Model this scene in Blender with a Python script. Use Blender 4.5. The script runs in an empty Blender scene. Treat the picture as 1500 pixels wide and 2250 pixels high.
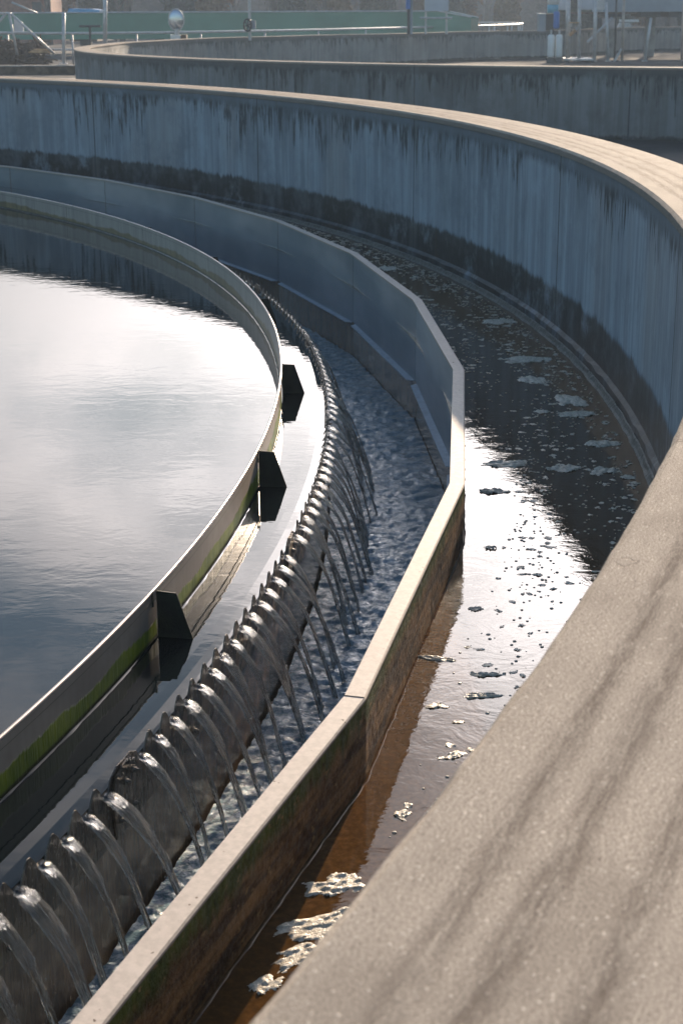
import bpy, bmesh, math, random
from mathutils import Vector, noise
import numpy as np
R_ = math.radians
PI = math.pi
scene = bpy.context.scene
col = scene.collection

# ---------------------------------------------------------------- camera, sky, sun
F, PITCH, ROLL = 3493.3, 0.30735, -0.0046        # focal length in pixels of a 1500 px wide frame
EYE = Vector((0, 0, 0.75))
cam_d = bpy.data.cameras.new('camera')
cam = bpy.data.objects.new('camera', cam_d)
col.objects.link(cam)
cam_d.sensor_fit = 'HORIZONTAL'
cam_d.sensor_width = 24.0
cam_d.lens = F / 1500 * 24.0
cam_d.clip_start = 0.05
cam_d.clip_end = 3000
cp, sp = math.cos(PITCH), math.sin(PITCH)
fwd = Vector((0, cp, -sp)); up0 = Vector((0, sp, cp)); rt0 = Vector((1, 0, 0))
rt = rt0 * math.cos(ROLL) + up0 * math.sin(ROLL)
up = up0 * math.cos(ROLL) - rt0 * math.sin(ROLL)
from mathutils import Matrix
M = Matrix((rt, up, -fwd)).transposed().to_4x4()
M.translation = EYE
cam.matrix_world = M
cam_d.dof.use_dof = True
cam_d.dof.focus_distance = 5.2
cam_d.dof.aperture_fstop = 10.5
scene.camera = cam

SUN_AZ, SUN_EL = 1.330, R_(15.4)                  # azimuth counted from +X towards +Y
sdir = Vector((math.cos(SUN_AZ) * math.cos(SUN_EL), math.sin(SUN_AZ) * math.cos(SUN_EL), math.sin(SUN_EL)))
world = bpy.data.worlds.new('World')
scene.world = world
world.use_nodes = True
wn = world.node_tree; wn.nodes.clear()
def N(nt, t, **kw):
    n = nt.nodes.new(t)
    for k, v in kw.items():
        if k.startswith('i_'):
            key = k[2:]
            key = int(key) if key.isdigit() else key.replace('_', ' ')
            n.inputs[key].default_value = v
        else: setattr(n, k, v)
    return n
sky = N(wn, 'ShaderNodeTexSky', sky_type='NISHITA', sun_disc=False)
sky.sun_elevation = SUN_EL
sky.sun_rotation = PI / 2 - SUN_AZ
sky.air_density = 1.3; sky.dust_density = 0.6; sky.ozone_density = 3.0
SKY_STR = 0.086
# thin bright clouds drifting in front of the blue
tc = N(wn, 'ShaderNodeTexCoord')
sepw = N(wn, 'ShaderNodeSeparateXYZ'); wn.links.new(tc.outputs['Generated'], sepw.inputs[0])
zc = N(wn, 'ShaderNodeMath', operation='MAXIMUM', i_1=0.03); wn.links.new(sepw.outputs[2], zc.inputs[0])
za = N(wn, 'ShaderNodeMath', operation='ADD', i_1=0.12); wn.links.new(zc.outputs[0], za.inputs[0])
dv = N(wn, 'ShaderNodeVectorMath', operation='DIVIDE')
cz = N(wn, 'ShaderNodeCombineXYZ')
for i in range(3): wn.links.new(za.outputs[0], cz.inputs[i])
wn.links.new(tc.outputs['Generated'], dv.inputs[0]); wn.links.new(cz.outputs[0], dv.inputs[1])
cn = N(wn, 'ShaderNodeTexNoise', i_Scale=1.15, i_Detail=7.0, i_Roughness=0.58)
cn.noise_dimensions = '3D'
wn.links.new(dv.outputs[0], cn.inputs['Vector'])
cr = N(wn, 'ShaderNodeValToRGB')
cr.color_ramp.elements[0].position = 0.44; cr.color_ramp.elements[0].color = (0, 0, 0, 1)
cr.color_ramp.elements[1].position = 0.66; cr.color_ramp.elements[1].color = (1, 1, 1, 1)
# unseen cloud deck, shaped by height and side to set the water's reflections
zb_ = N(wn, 'ShaderNodeMapRange', interpolation_type='SMOOTHSTEP'); ze_ = N(wn, 'ShaderNodeMath', operation='MULTIPLY_ADD', i_1=-0.5); wn.links.new(sepw.outputs[0], ze_.inputs[0]); wn.links.new(sepw.outputs[2], ze_.inputs[2])
wn.links.new(ze_.outputs[0], zb_.inputs[0])
for i_, v_ in ((1, 0.34), (2, 0.50), (3, 0.14), (4, -0.12)): zb_.inputs[i_].default_value = v_
zn_ = N(wn, 'ShaderNodeMath', operation='ADD'); wn.links.new(cn.outputs[0], zn_.inputs[0]); wn.links.new(zb_.outputs[0], zn_.inputs[1])
wn.links.new(zn_.outputs[0], cr.inputs[0])
cs = N(wn, 'ShaderNodeMix', data_type='RGBA', blend_type='MULTIPLY')   # clouds take the sky's own brightness, whitened
cs.inputs[0].default_value = 1.0
bw = N(wn, 'ShaderNodeRGBToBW'); wn.links.new(sky.outputs[0], bw.inputs[0])
# thin cloud scatters sunlight forward, so it is brightest round the sun
dt = N(wn, 'ShaderNodeVectorMath', operation='DOT_PRODUCT'); wn.links.new(tc.outputs['Generated'], dt.inputs[0]); dt.inputs[1].default_value = tuple(sdir)
dm_ = N(wn, 'ShaderNodeMath', operation='MAXIMUM', i_1=0.0); wn.links.new(dt.outputs['Value'], dm_.inputs[0])
dp_ = N(wn, 'ShaderNodeMath', operation='POWER', i_1=8.0); wn.links.new(dm_.outputs[0], dp_.inputs[0])
dk_ = N(wn, 'ShaderNodeMath', operation='MULTIPLY_ADD', i_1=6.2, i_2=0.9); wn.links.new(dp_.outputs[0], dk_.inputs[0])
hz_ = N(wn, 'ShaderNodeMapRange', interpolation_type='SMOOTHSTEP'); wn.links.new(sepw.outputs[2], hz_.inputs[0])      # low cloud dimmed so the far basin's reflection stays below white
for i_, v_ in ((1, 0.10), (2, 0.31), (3, 0.28), (4, 1.08)): hz_.inputs[i_].default_value = v_
dh_ = N(wn, 'ShaderNodeMath', operation='MULTIPLY'); wn.links.new(dk_.outputs[0], dh_.inputs[0]); wn.links.new(hz_.outputs[0], dh_.inputs[1])
bm_ = N(wn, 'ShaderNodeMath', operation='MULTIPLY'); wn.links.new(bw.outputs[0], bm_.inputs[0]); wn.links.new(dh_.outputs[0], bm_.inputs[1])
wn.links.new(bm_.outputs[0], cs.inputs[6]); cs.inputs[7].default_value = (1.07, 0.985, 0.965, 1)
cm = N(wn, 'ShaderNodeMix', data_type='RGBA')
side_ = N(wn, 'ShaderNodeMapRange'); wn.links.new(dt.outputs['Value'], side_.inputs[0])     # cloud thinned behind the viewer to turn the shaded walls blue
for i_, v_ in ((1, -0.2), (2, 0.75), (3, 0.15), (4, 0.9)): side_.inputs[i_].default_value = v_
fac = N(wn, 'ShaderNodeMath', operation='MULTIPLY'); wn.links.new(cr.outputs[0], fac.inputs[0]); wn.links.new(side_.outputs[0], fac.inputs[1])
wn.links.new(fac.outputs[0], cm.inputs[0]); wn.links.new(sky.outputs[0], cm.inputs[6]); wn.links.new(cs.outputs[2], cm.inputs[7])
bg = N(wn, 'ShaderNodeBackground'); bg.inputs[1].default_value = SKY_STR
wo = N(wn, 'ShaderNodeOutputWorld')
wn.links.new(cm.outputs[2], bg.inputs[0]); wn.links.new(bg.outputs[0], wo.inputs[0])

sun_d = bpy.data.lights.new('sun', 'SUN'); sun_d.energy = 5.0; sun_d.angle = R_(0.53); sun_d.color = (1.0, 0.79, 0.58)
sun = bpy.data.objects.new('sun', sun_d); col.objects.link(sun)
sun.rotation_euler = sdir.to_track_quat('Z', 'Y').to_euler()

vs = scene.view_settings
vs.view_transform = 'Standard'; vs.look = 'None'; vs.gamma = 1.0; vs.use_curve_mapping = False
vs.exposure = 1.04
cy = scene.cycles
cy.max_bounces = 10; cy.transmission_bounces = 8; cy.glossy_bounces = 5; cy.diffuse_bounces = 3
cy.volume_bounces = 0; cy.sample_clamp_indirect = 6.0; cy.sample_clamp_direct = 0; cy.caustics_reflective = False; cy.caustics_refractive = False
cy.use_denoising = True

HAZE = 0.0010

# ---------------------------------------------------------------- measurements (metres)
CX, CY = -13.7724, 7.4027                        # centre of the near tank
RO, TW = 15.0966, 0.40                           # outer wall: inner radius of the top, width of the top
RL, WL, ZL = 14.3489, 0.0531, -0.8614            # launder wall: radius at its corners, top width, top height
PH, ST = -0.13956, 0.13074                       # angle of a corner, step between corners
RB, ZB, ZW = 13.4790, -0.9655, -1.1289           # baffle radius and top, level of the basin
RW, ZPK = 13.7048, -1.0995                       # weir radius, height of the tooth tips
ZC, ZLW, ZG = -1.0875, -1.575, -0.915             # level in the outer channel, in the launder, ground

# ---------------------------------------------------------------- helpers
def mkray(x, y):
    return fwd + rt * ((x - 750) / F) + up * ((1125 - y) / F)
def pz(x, y, z):                                 # measured point on a known height
    v = mkray(x, y); return EYE + v * ((z - EYE.z) / v.z)
def py(x, y, Y):                                 # measured point at a known distance
    v = mkray(x, y); return EYE + v * (Y / v.y)
def tag(o, label=None, cat=None, group=None, kind=None):
    if label: o['label'] = label
    if cat: o['category'] = cat
    if group: o['group'] = group
    if kind: o['kind'] = kind
    return o
def mesh_obj(name, verts, faces, m, parent=None, loc=None, smooth=False):
    me = bpy.data.meshes.new(name)
    me.from_pydata([tuple(v) for v in verts], [], faces)
    me.validate(); me.update()
    if m: me.materials.append(m)
    o = bpy.data.objects.new(name, me)
    if loc is not None: o.location = loc
    col.objects.link(o)
    if parent: o.parent = parent
    if smooth: me.shade_smooth()
    return o
def empty(name, loc=(0, 0, 0)):
    o = bpy.data.objects.new(name, None); o.location = loc; o.empty_display_size = 0.2
    col.objects.link(o); return o
class MB:
    def __init__(s): s.v = []; s.f = []
    def add(s, vs, fs):
        b = len(s.v); s.v += [Vector(v) for v in vs]; s.f += [tuple(i + b for i in f) for f in fs]
    def box(s, c, d, rot=None):
        c = Vector(c); hx, hy, hz = d[0] / 2, d[1] / 2, d[2] / 2
        vs = [Vector((x, y, z)) for x in (-hx, hx) for y in (-hy, hy) for z in (-hz, hz)]
        if rot is not None: vs = [rot @ v for v in vs]
        s.add([c + v for v in vs], [(0, 1, 3, 2), (4, 6, 7, 5), (0, 4, 5, 1), (2, 3, 7, 6), (0, 2, 6, 4), (1, 5, 7, 3)])
    def tube(s, pts, r, n=8, cap=True):
        pts = [Vector(p) for p in pts]; rs = r if isinstance(r, (list, tuple)) else [r] * len(pts)
        vs = []; k = len(pts)
        ref = Vector((0, 0, 1))
        for i, p in enumerate(pts):
            t = (pts[min(i + 1, k - 1)] - pts[max(i - 1, 0)]).normalized()
            a = t.cross(ref)
            if a.length < 0.05: a = t.cross(Vector((1, 0, 0)))
            a.normalize(); b = t.cross(a)
            for j in range(n):
                w = 2 * PI * j / n
                vs.append(p + (a * math.cos(w) + b * math.sin(w)) * rs[i])
        fs = []
        for i in range(k - 1):
            for j in range(n):
                j2 = (j + 1) % n
                fs.append((i * n + j, i * n + j2, (i + 1) * n + j2, (i + 1) * n + j))
        if cap: fs += [tuple(range(n))[::-1], tuple((k - 1) * n + j for j in range(n))]
        s.add(vs, fs)
    def prism(s, poly, axis_o, ux, uy, un, th):      # polygon in (ux,uy) with thickness th along un
        k = len(poly); un = Vector(un)
        a = [Vector(axis_o) + Vector(ux) * p[0] + Vector(uy) * p[1] - un * th / 2 for p in poly]
        b = [v + un * th for v in a]
        s.add(a + b, [tuple(range(k))[::-1], tuple(range(k, 2 * k))] + [(i, (i + 1) % k, (i + 1) % k + k, i + k) for i in range(k)])
    def build(s, name, m, parent=None, smooth=False, loc=None):
        return mesh_obj(name, s.v, s.f, m, parent, loc, smooth)
def cyl(c, r, h, n=20, bev=0.0):
    b = MB(); c = Vector(c)
    if bev:
        b.tube([c, c + Vector((0, 0, bev)), c + Vector((0, 0, h - bev)), c + Vector((0, 0, h))], [r * .8, r, r, r * .7], n)
    else: b.tube([c, c + Vector((0, 0, h))], r, n)
    return b
def ring(name, profile, a0, a1, n, m, parent=None, smooth=False, center=(CX, CY), closed=False, jit=None, poly=None, cap=False):
    """sweep (r, z) points round the centre; the object's origin is the tank centre"""
    full = abs((a1 - a0) - 2 * PI) < 1e-6
    k = len(profile); vs = []; fs = []
    cnt = n if full else n + 1
    for i in range(cnt):
        a = a0 + (a1 - a0) * i / n
        for j, (r, z) in enumerate(profile):
            dr, dz = jit(i, j, a) if jit else (0, 0)
            vs.append(((r + dr) * math.cos(a), (r + dr) * math.sin(a), z + dz))
    for i in range(n):
        i2 = (i + 1) % cnt
        for j in range(k if closed else k - 1):
            j2 = (j + 1) % k
            fs.append((i * k + j, i2 * k + j, i2 * k + j2, i * k + j2))
    if cap and not full:
        fs.append(tuple(range(k))[::-1]); fs.append(tuple(n * k + j for j in range(k)))
    return mesh_obj(name, vs, fs, m, parent, None if parent else (center[0], center[1], 0), smooth)
def P(r, a, z): return Vector((r * math.cos(a), r * math.sin(a), z))     # point relative to the tank centre
ROOT = (CX, CY, 0)

# ---------------------------------------------------------------- materials
class MT:
    def __init__(s, name):
        s.m = bpy.data.materials.new(name); s.m.use_nodes = True; s.nt = s.m.node_tree
        s.nt.nodes.clear()
        s.out = s.nt.nodes.new('ShaderNodeOutputMaterial')
        s.p = s.nt.nodes.new('ShaderNodeBsdfPrincipled')
        s.nt.links.new(s.p.outputs[0], s.out.inputs[0])
    def set(s, **kw):
        for k, v in kw.items():
            key = k.replace('_', ' ')
            if hasattr(v, 'is_output') or isinstance(v, bpy.types.NodeSocket): s.nt.links.new(v, s.p.inputs[key])
            else: s.p.inputs[key].default_value = v
        return s
    def n(s, t, **kw): return N(s.nt, t, **kw)
    def L(s, a, b): s.nt.links.new(a, b)
    def math(s, op, a, b=None, c=None, clamp=False):
        n = s.nt.nodes.new('ShaderNodeMath'); n.operation = op; n.use_clamp = clamp
        for i, v in enumerate((a, b, c)):
            if v is None: continue
            if isinstance(v, bpy.types.NodeSocket): s.L(v, n.inputs[i])
            else: n.inputs[i].default_value = v
        return n.outputs[0]
    def obj(s): return s.n('ShaderNodeTexCoord').outputs['Object']
    def polar(s, R):
        sx = s.n('ShaderNodeSeparateXYZ'); s.L(s.obj(), sx.inputs[0])
        ang = s.math('ARCTAN2', sx.outputs[1], sx.outputs[0])
        u = s.math('MULTIPLY', ang, R)
        r = s.math('SQRT', s.math('ADD', s.math('MULTIPLY', sx.outputs[0], sx.outputs[0]), s.math('MULTIPLY', sx.outputs[1], sx.outputs[1])))
        c = s.n('ShaderNodeCombineXYZ'); s.L(u, c.inputs[0]); s.L(r, c.inputs[1]); s.L(sx.outputs[2], c.inputs[2])
        s.u, s.r, s.z, s.ang = u, r, sx.outputs[2], ang
        return c.outputs[0]
    def scale(s, v, sc, off=(0, 0, 0)):
        n = s.n('ShaderNodeMapping'); s.L(v, n.inputs[0]); n.inputs['Scale'].default_value = sc; n.inputs['Location'].default_value = off
        return n.outputs[0]
    def noise(s, v, scale=1, detail=4, rough=0.55, dist=0.0):
        n = s.n('ShaderNodeTexNoise', i_Scale=scale, i_Detail=detail, i_Roughness=rough, i_Distortion=dist); s.L(v, n.inputs['Vector'])
        return n.outputs[0]
    def vor(s, v, scale=1, feature='F1'):
        n = s.n('ShaderNodeTexVoronoi', feature=feature, i_Scale=scale); s.L(v, n.inputs['Vector'])
        return n
    def ramp(s, v, a, b, lo=0.0, hi=1.0):            # smooth step from a to b
        n = s.n('ShaderNodeMapRange', interpolation_type='SMOOTHSTEP')
        s.L(v, n.inputs[0])
        for i, x in ((1, a), (2, b), (3, lo), (4, hi)):
            if isinstance(x, bpy.types.NodeSocket): s.L(x, n.inputs[i])
            else: n.inputs[i].default_value = x
        return n.outputs[0]
    def mix(s, f, a, b):
        n = s.n('ShaderNodeMix', data_type='RGBA')
        for i, x in ((0, f), (6, a), (7, b)):
            if isinstance(x, bpy.types.NodeSocket): s.L(x, n.inputs[i])
            else: n.inputs[i].default_value = x if i == 0 else (*x, 1)
        return n.outputs[2]
    def bump(s, h, strength, dist=0.01, nrm=None):
        n = s.n('ShaderNodeBump', i_Strength=strength, i_Distance=dist); s.L(h, n.inputs['Height'])
        if nrm is not None: s.L(nrm, n.inputs['Normal'])
        return n.outputs[0]

def simple(name, colr, rough=0.6, metal=0.0, var=0.25, scale=6.0, bump=0.15, spec=None):
    t = MT(name); o = t.obj()
    n1 = t.noise(o, scale, 6, 0.6)
    dark = tuple(c * (1 - var) for c in colr); lite = tuple(min(1, c * (1 + var)) for c in colr)
    t.set(Base_Color=t.mix(t.ramp(n1, 0.3, 0.7), dark, lite), Roughness=rough, Metallic=metal)
    if bump: t.set(Normal=t.bump(t.noise(o, scale * 8, 5), bump, 0.004))
    if spec is not None: t.p.inputs['Specular IOR Level'].default_value = spec
    return t.m

def wall_material(name, R, a_joint, step, zdark, drip=1.0, tone=(0.27, 0.34, 0.41)):
    t = MT(name); v = t.polar(R)
    big = t.noise(t.scale(v, (0.9, 0.9, 0.25)), 1, 3)
    st1 = t.noise(t.scale(v, (13, 3, 0.55)), 1, 5, 0.65)
    st2 = t.noise(t.scale(v, (46, 3, 1.1)), 1, 4, 0.6)
    st3 = t.noise(t.scale(v, (4.2, 3, 0.5), (3, 1, 2)), 1, 4, 0.6)
    fine = t.noise(t.scale(v, (60, 60, 60)), 1, 3)
    c = t.mix(t.ramp(st1, 0.32, 0.70), tuple(x * 0.76 for x in tone), tuple(x * 1.16 for x in tone))
    c = t.mix(t.math('MULTIPLY', t.ramp(st2, 0.58, 0.74), 0.28), c, tuple(x * 1.5 for x in tone))
    c = t.mix(t.math('MULTIPLY', t.ramp(st2, 0.42, 0.28), 0.25), c, tuple(x * 0.5 for x in tone))
    c = t.mix(t.math('MULTIPLY', t.ramp(st3, 0.50, 0.72), 0.55), c, (0.16, 0.20, 0.22))
    c = t.mix(t.math('MULTIPLY', t.ramp(big, 0.50, 0.66), 0.40), c, (0.29, 0.30, 0.305))
    # plain grey strip under the top, then jagged dark drips below it
    top = t.ramp(t.math('ADD', t.z, t.math('MULTIPLY', st3, 0.10)), -0.10, -0.03)
    c = t.mix(t.math('MULTIPLY', top, 0.75), c, tuple(x * 0.42 for x in tone))
    w = t.noise(t.scale(v, (24, 0.1, 0.7)), 1, 5, 0.7)
    w2 = t.noise(t.scale(v, (1.1, 0.1, 0.2), (5, 0, 0)), 1, 3)
    length = t.math('MULTIPLY', t.math('MULTIPLY', t.ramp(w, 0.36, 0.74), t.math('MULTIPLY', t.ramp(w2, 0.34, 0.66, 0.10, 1.35), t.ramp(t.ang, 0.15, 0.85, 0.40, 1.10))), 0.62 * drip)
    lo = t.math('SUBTRACT', -0.07, length)
    dm = t.ramp(t.z, t.math('SUBTRACT', lo, 0.035), lo)
    patch = t.ramp(t.noise(t.scale(v, (16, 1, 3.5), (2, 2, 2)), 1, 4, 0.7), 0.36, 0.58, 0.05, 0.90)
    nottop = t.ramp(t.z, -0.13, -0.06, 1.0, 0.0)
    c = t.mix(t.math('MULTIPLY', t.math('MULTIPLY', dm, patch), nottop), c, (0.022, 0.032, 0.034))
    # wet dark band at the foot
    edge = t.math('ADD', t.math('MULTIPLY', t.noise(t.scale(v, (5, 1, 0.3), (1, 5, 1)), 1, 5, 0.75), 0.13), t.math('ADD', t.math('MULTIPLY', t.noise(t.scale(v, (17, 1, 0.8), (4, 4, 4)), 1, 8, 0.85), 0.13), zdark - 0.13))
    b1 = t.ramp(t.z, t.math('ADD', edge, 0.006), t.math('SUBTRACT', edge, 0.035))
    c = t.mix(t.math('MULTIPLY', b1, 0.93), c, t.mix(t.ramp(st1, 0.40, 0.75), (0.006, 0.012, 0.014), (0.030, 0.040, 0.042)))
    b2 = t.ramp(t.z, t.math('SUBTRACT', edge, 0.085), t.math('SUBTRACT', edge, 0.10))
    c = t.mix(t.math('MULTIPLY', b2, 0.6), c, (0.012, 0.018, 0.020))
    # rusty olive traces
    c = t.mix(t.math('MULTIPLY', t.ramp(t.noise(t.scale(v, (7, 1, 0.8), (9, 0, 4)), 1, 3), 0.64, 0.76), 0.35), c, (0.10, 0.085, 0.04))
    blot = t.noise(t.scale(v, (1.7, 1.0, 1.5), (8, 3, 1)), 1, 7, 0.72)
    c = t.mix(t.math('MULTIPLY', t.ramp(blot, 0.47, 0.66), 0.55), c, tuple(x * 0.50 for x in tone))
    c = t.mix(t.math('MULTIPLY', t.ramp(blot, 0.46, 0.30), 0.40), c, tuple(min(.9, x * 1.45) for x in tone))
    # formwork joints
    fr = t.math('FRACT', t.math('ADD', t.math('DIVIDE', t.math('SUBTRACT', t.ang, a_joint), step), 40.5))
    dj = t.math('MULTIPLY', t.math('ABSOLUTE', t.math('SUBTRACT', fr, 0.5)), step * R)
    c = t.mix(t.math('MULTIPLY', t.ramp(dj, 0.10, 0.05), t.ramp(st2, 0.35, 0.6, 0.05, 0.35)), c, (0.18, 0.21, 0.23))
    jl = t.ramp(dj, 0.011, 0.005)
    c = t.mix(t.math('MULTIPLY', jl, 0.85), c, (0.03, 0.04, 0.045))
    h = t.math('ADD', t.math('MULTIPLY', st2, 0.5), t.math('MULTIPLY', fine, 0.5))
    h = t.math('SUBTRACT', h, t.math('MULTIPLY', jl, 2.0))
    t.set(Base_Color=c, Roughness=t.ramp(b1, 0, 1, 0.88, 0.5), Normal=t.bump(h, 0.5, 0.004))
    t.p.inputs['Specular IOR Level'].default_value = 0.3
    return t.m

def coping_material(name, R, a_joint, step, grooves, tone=(0.455, 0.40, 0.335)):
    t = MT(name); v = t.polar(R)
    g = t.scale(v, (1, 1, 1))
    grain = t.noise(g, 380, 6, 0.8)
    grain2 = t.noise(g, 120, 6, 0.75)
    med = t.noise(t.scale(v, (3.5, 9, 3)), 1, 5, 0.6)
    big = t.noise(t.scale(v, (1.2, 3, 1)), 1, 4, 0.6)
    c = t.mix(t.ramp(grain, 0.36, 0.66), tuple(x * 0.30 for x in tone), tuple(min(0.9, x * 1.65) for x in tone))
    c = t.mix(t.math('MULTIPLY', t.ramp(grain2, 0.54, 0.68), 0.75), c, (0.50, 0.44, 0.37))
    c = t.mix(t.math('MULTIPLY', t.ramp(grain2, 0.45, 0.32), 0.75), c, (0.12, 0.10, 0.085))
    c = t.mix(t.math('MULTIPLY', t.ramp(med, 0.42, 0.70), 0.35), c, (0.16, 0.135, 0.11))
    vs_ = t.vor(v, 150); sp_ = t.ramp(vs_.outputs['Distance'], 0.26, 0.16)
    sepc = t.n('ShaderNodeSeparateColor'); t.L(vs_.outputs['Color'], sepc.inputs[0])
    pick = t.ramp(sepc.outputs[0], 0.60, 0.95)
    c = t.mix(t.math('MULTIPLY', t.math('MULTIPLY', sp_, pick), 0.9), c, (0.90, 0.82, 0.72))  # sparkle of the grains painted in as pale specks
    wob = t.math('MULTIPLY', t.math('SUBTRACT', t.noise(t.scale(v, (2.2, 6, 0.1)), 1, 7, 0.8), 0.5), 0.022)
    hsum = t.math('MULTIPLY', grain, 0.6)
    for gr, gw in grooves:
        d = t.math('ABSOLUTE', t.math('SUBTRACT', t.math('ADD', t.r, wob), gr))
        gm = t.math('MULTIPLY', t.ramp(d, gw, 0.0), t.ramp(t.noise(t.scale(v, (8, 60, 1), (gr, 0, 0)), 1, 8, 0.8), 0.38, 0.62, 0.05, 1.0))
        c = t.mix(t.math('MULTIPLY', gm, 0.66), c, (0.085, 0.062, 0.048))
        hsum = t.math('SUBTRACT', hsum, t.math('MULTIPLY', gm, 0.6))
    c = t.mix(t.ramp(big, 0.40, 0.72, 0.0, 0.25), c, (0.32, 0.285, 0.245))
    fr = t.math('FRACT', t.math('ADD', t.math('DIVIDE', t.math('SUBTRACT', t.ang, a_joint), step), 40.5))
    dj = t.math('MULTIPLY', t.math('ABSOLUTE', t.math('SUBTRACT', fr, 0.5)), step * R)
    dj = t.math('ABSOLUTE', t.math('SUBTRACT', dj, t.math('MULTIPLY', t.math('ABSOLUTE', t.math('SUBTRACT', t.noise(t.scale(v, (4, 18, 1)), 1, 3), 0.5)), 0.05)))
    jl = t.ramp(dj, 0.0035, 0.001)
    c = t.mix(t.math('MULTIPLY', jl, 0.7), c, (0.10, 0.085, 0.07))
    ck = t.math('ABSOLUTE', t.math('SUBTRACT', t.noise(t.scale(v, (1.5, 3.4, 1), (7, 2, 0)), 1, 4, 0.6, 0.6), 0.5))
    ckm = t.math('MULTIPLY', t.ramp(ck, 0.0035, 0.001), t.ramp(t.noise(t.scale(v, (0.9, 2, 1), (2, 9, 0)), 1, 2), 0.56, 0.66))
    c = t.mix(t.math('MULTIPLY', ckm, 0.35), c, (0.06, 0.048, 0.04))
    hsum = t.math('SUBTRACT', hsum, t.math('MULTIPLY', ckm, 1.5))
    # chipped, darker side of the edge (the inner face of the coping)
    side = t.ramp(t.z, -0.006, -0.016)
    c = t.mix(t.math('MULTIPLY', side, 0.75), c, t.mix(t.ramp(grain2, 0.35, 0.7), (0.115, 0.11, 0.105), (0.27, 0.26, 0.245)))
    hsum = t.math('ADD', hsum, t.math('MULTIPLY', t.math('MULTIPLY', sp_, pick), 0.8))
    t.set(Base_Color=c, Roughness=t.ramp(t.math('MULTIPLY', sp_, pick), 0, 1, 0.72, 0.28), Normal=t.bump(hsum, 0.6, 0.0016))
    t.p.inputs['IOR'].default_value = 1.03
    return t.m

def water_material(name, base, ripple, rough=0.015, kind='calm'):
    t = MT(name); o = t.obj()
    if kind == 'calm':
        h = t.math('ADD', t.math('MULTIPLY', t.noise(t.scale(o, (1.0, 1.6, 1)), 5.5, 3, 0.55, 0.4), 1.0),
                   t.math('MULTIPLY', t.noise(t.scale(o, (1.0, 1.5, 1), (4, 2, 0)), 22, 2, 0.5), 0.20))
        t.set(Normal=t.bump(h, ripple, 0.01))
    elif kind == 'channel':
        h = t.math('ADD', t.noise(t.scale(o, (1.0, 1.2, 1)), 7, 4, 0.6, 0.8), t.math('MULTIPLY', t.noise(o, 45, 3, 0.6), 0.16))
        ve = t.vor(o, 60); dots = t.ramp(ve.outputs['Distance'], 0.12, 0.02)
        h = t.math('ADD', h, t.math('MULTIPLY', dots, 0.05))
        t.set(Normal=t.bump(h, ripple, 0.01))
        sed = t.noise(t.scale(o, (1, 1, 1)), 55, 6, 0.7)
        base = t.mix(t.ramp(sed, 0.35, 0.75), tuple(x * 0.7 for x in base), tuple(x * 1.35 for x in base))
        base = t.mix(t.ramp(t.noise(o, 260, 2), 0.68, 0.76), base, (0.13, 0.09, 0.045))
    else:
        h = t.math('ADD', t.noise(t.scale(o, (1, 1.7, 1)), 34, 5, 0.62, 1.5), t.math('MULTIPLY', t.noise(o, 120, 2, 0.5), 0.15))
        t.set(Normal=t.bump(h, ripple, 0.006))
    if kind == 'rough':
        v = t.polar(1.0)
        near = t.ramp(t.r, RW + 0.45, RW + 0.16)
        fm = t.math('MULTIPLY', t.ramp(t.noise(o, 22, 8, 0.8), 0.45, 0.60), t.math('ADD', t.math('MULTIPLY', near, 0.60), 0.38))
        base = t.mix(fm, base, (0.55, 0.60, 0.63))
    t.set(Base_Color=base if isinstance(base, bpy.types.NodeSocket) else (*base, 1), Roughness=rough, IOR=1.333)
    return t.m

M_wall = wall_material('streaked_concrete', RO, 0.7429, 0.21074, -0.775)
M_cope = coping_material('coping_concrete', RO, 0.7429, 0.21074, ((15.190, 0.032), (15.252, 0.034), (15.335, 0.032)))
M_pool = water_material('basin_water', (0.0035, 0.006, 0.007), 0.06)
M_chan = water_material('brown_water', (0.078, 0.038, 0.011), 0.13, 0.02, 'channel')
M_laun = water_material('churning_water', (0.13, 0.21, 0.25), 0.8, 0.04, 'rough')

# steel sheet lining of the launder
t = MT('brushed_steel'); v = t.polar(RL)
n1 = t.noise(t.scale(v, (1.4, 1, 9)), 1, 5, 0.6); n2 = t.noise(t.scale(v, (0.9, 1, 1.6), (3, 3, 3)), 1, 3); n3 = t.noise(t.scale(v, (6, 1, 220)), 1, 3)
c = t.mix(t.ramp(n2, 0.35, 0.68), (0.24, 0.31, 0.37), (0.44, 0.49, 0.54))
c = t.mix(t.math('MULTIPLY', t.ramp(n1, 0.55, 0.75), 0.4), c, (0.36, 0.36, 0.36))
c = t.mix(t.math('MULTIPLY', t.ramp(t.z, -1.25, -1.36), 0.3), c, (0.12, 0.15, 0.16))
t.set(Base_Color=c, Metallic=0.55, Roughness=t.ramp(n1, 0.3, 0.7, 0.36, 0.52), Normal=t.bump(t.math('ADD', t.math('MULTIPLY', n2, 2.0), t.math('MULTIPLY', n3, 0.05)), 0.35, 0.01))
M_steel = t.m
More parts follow.
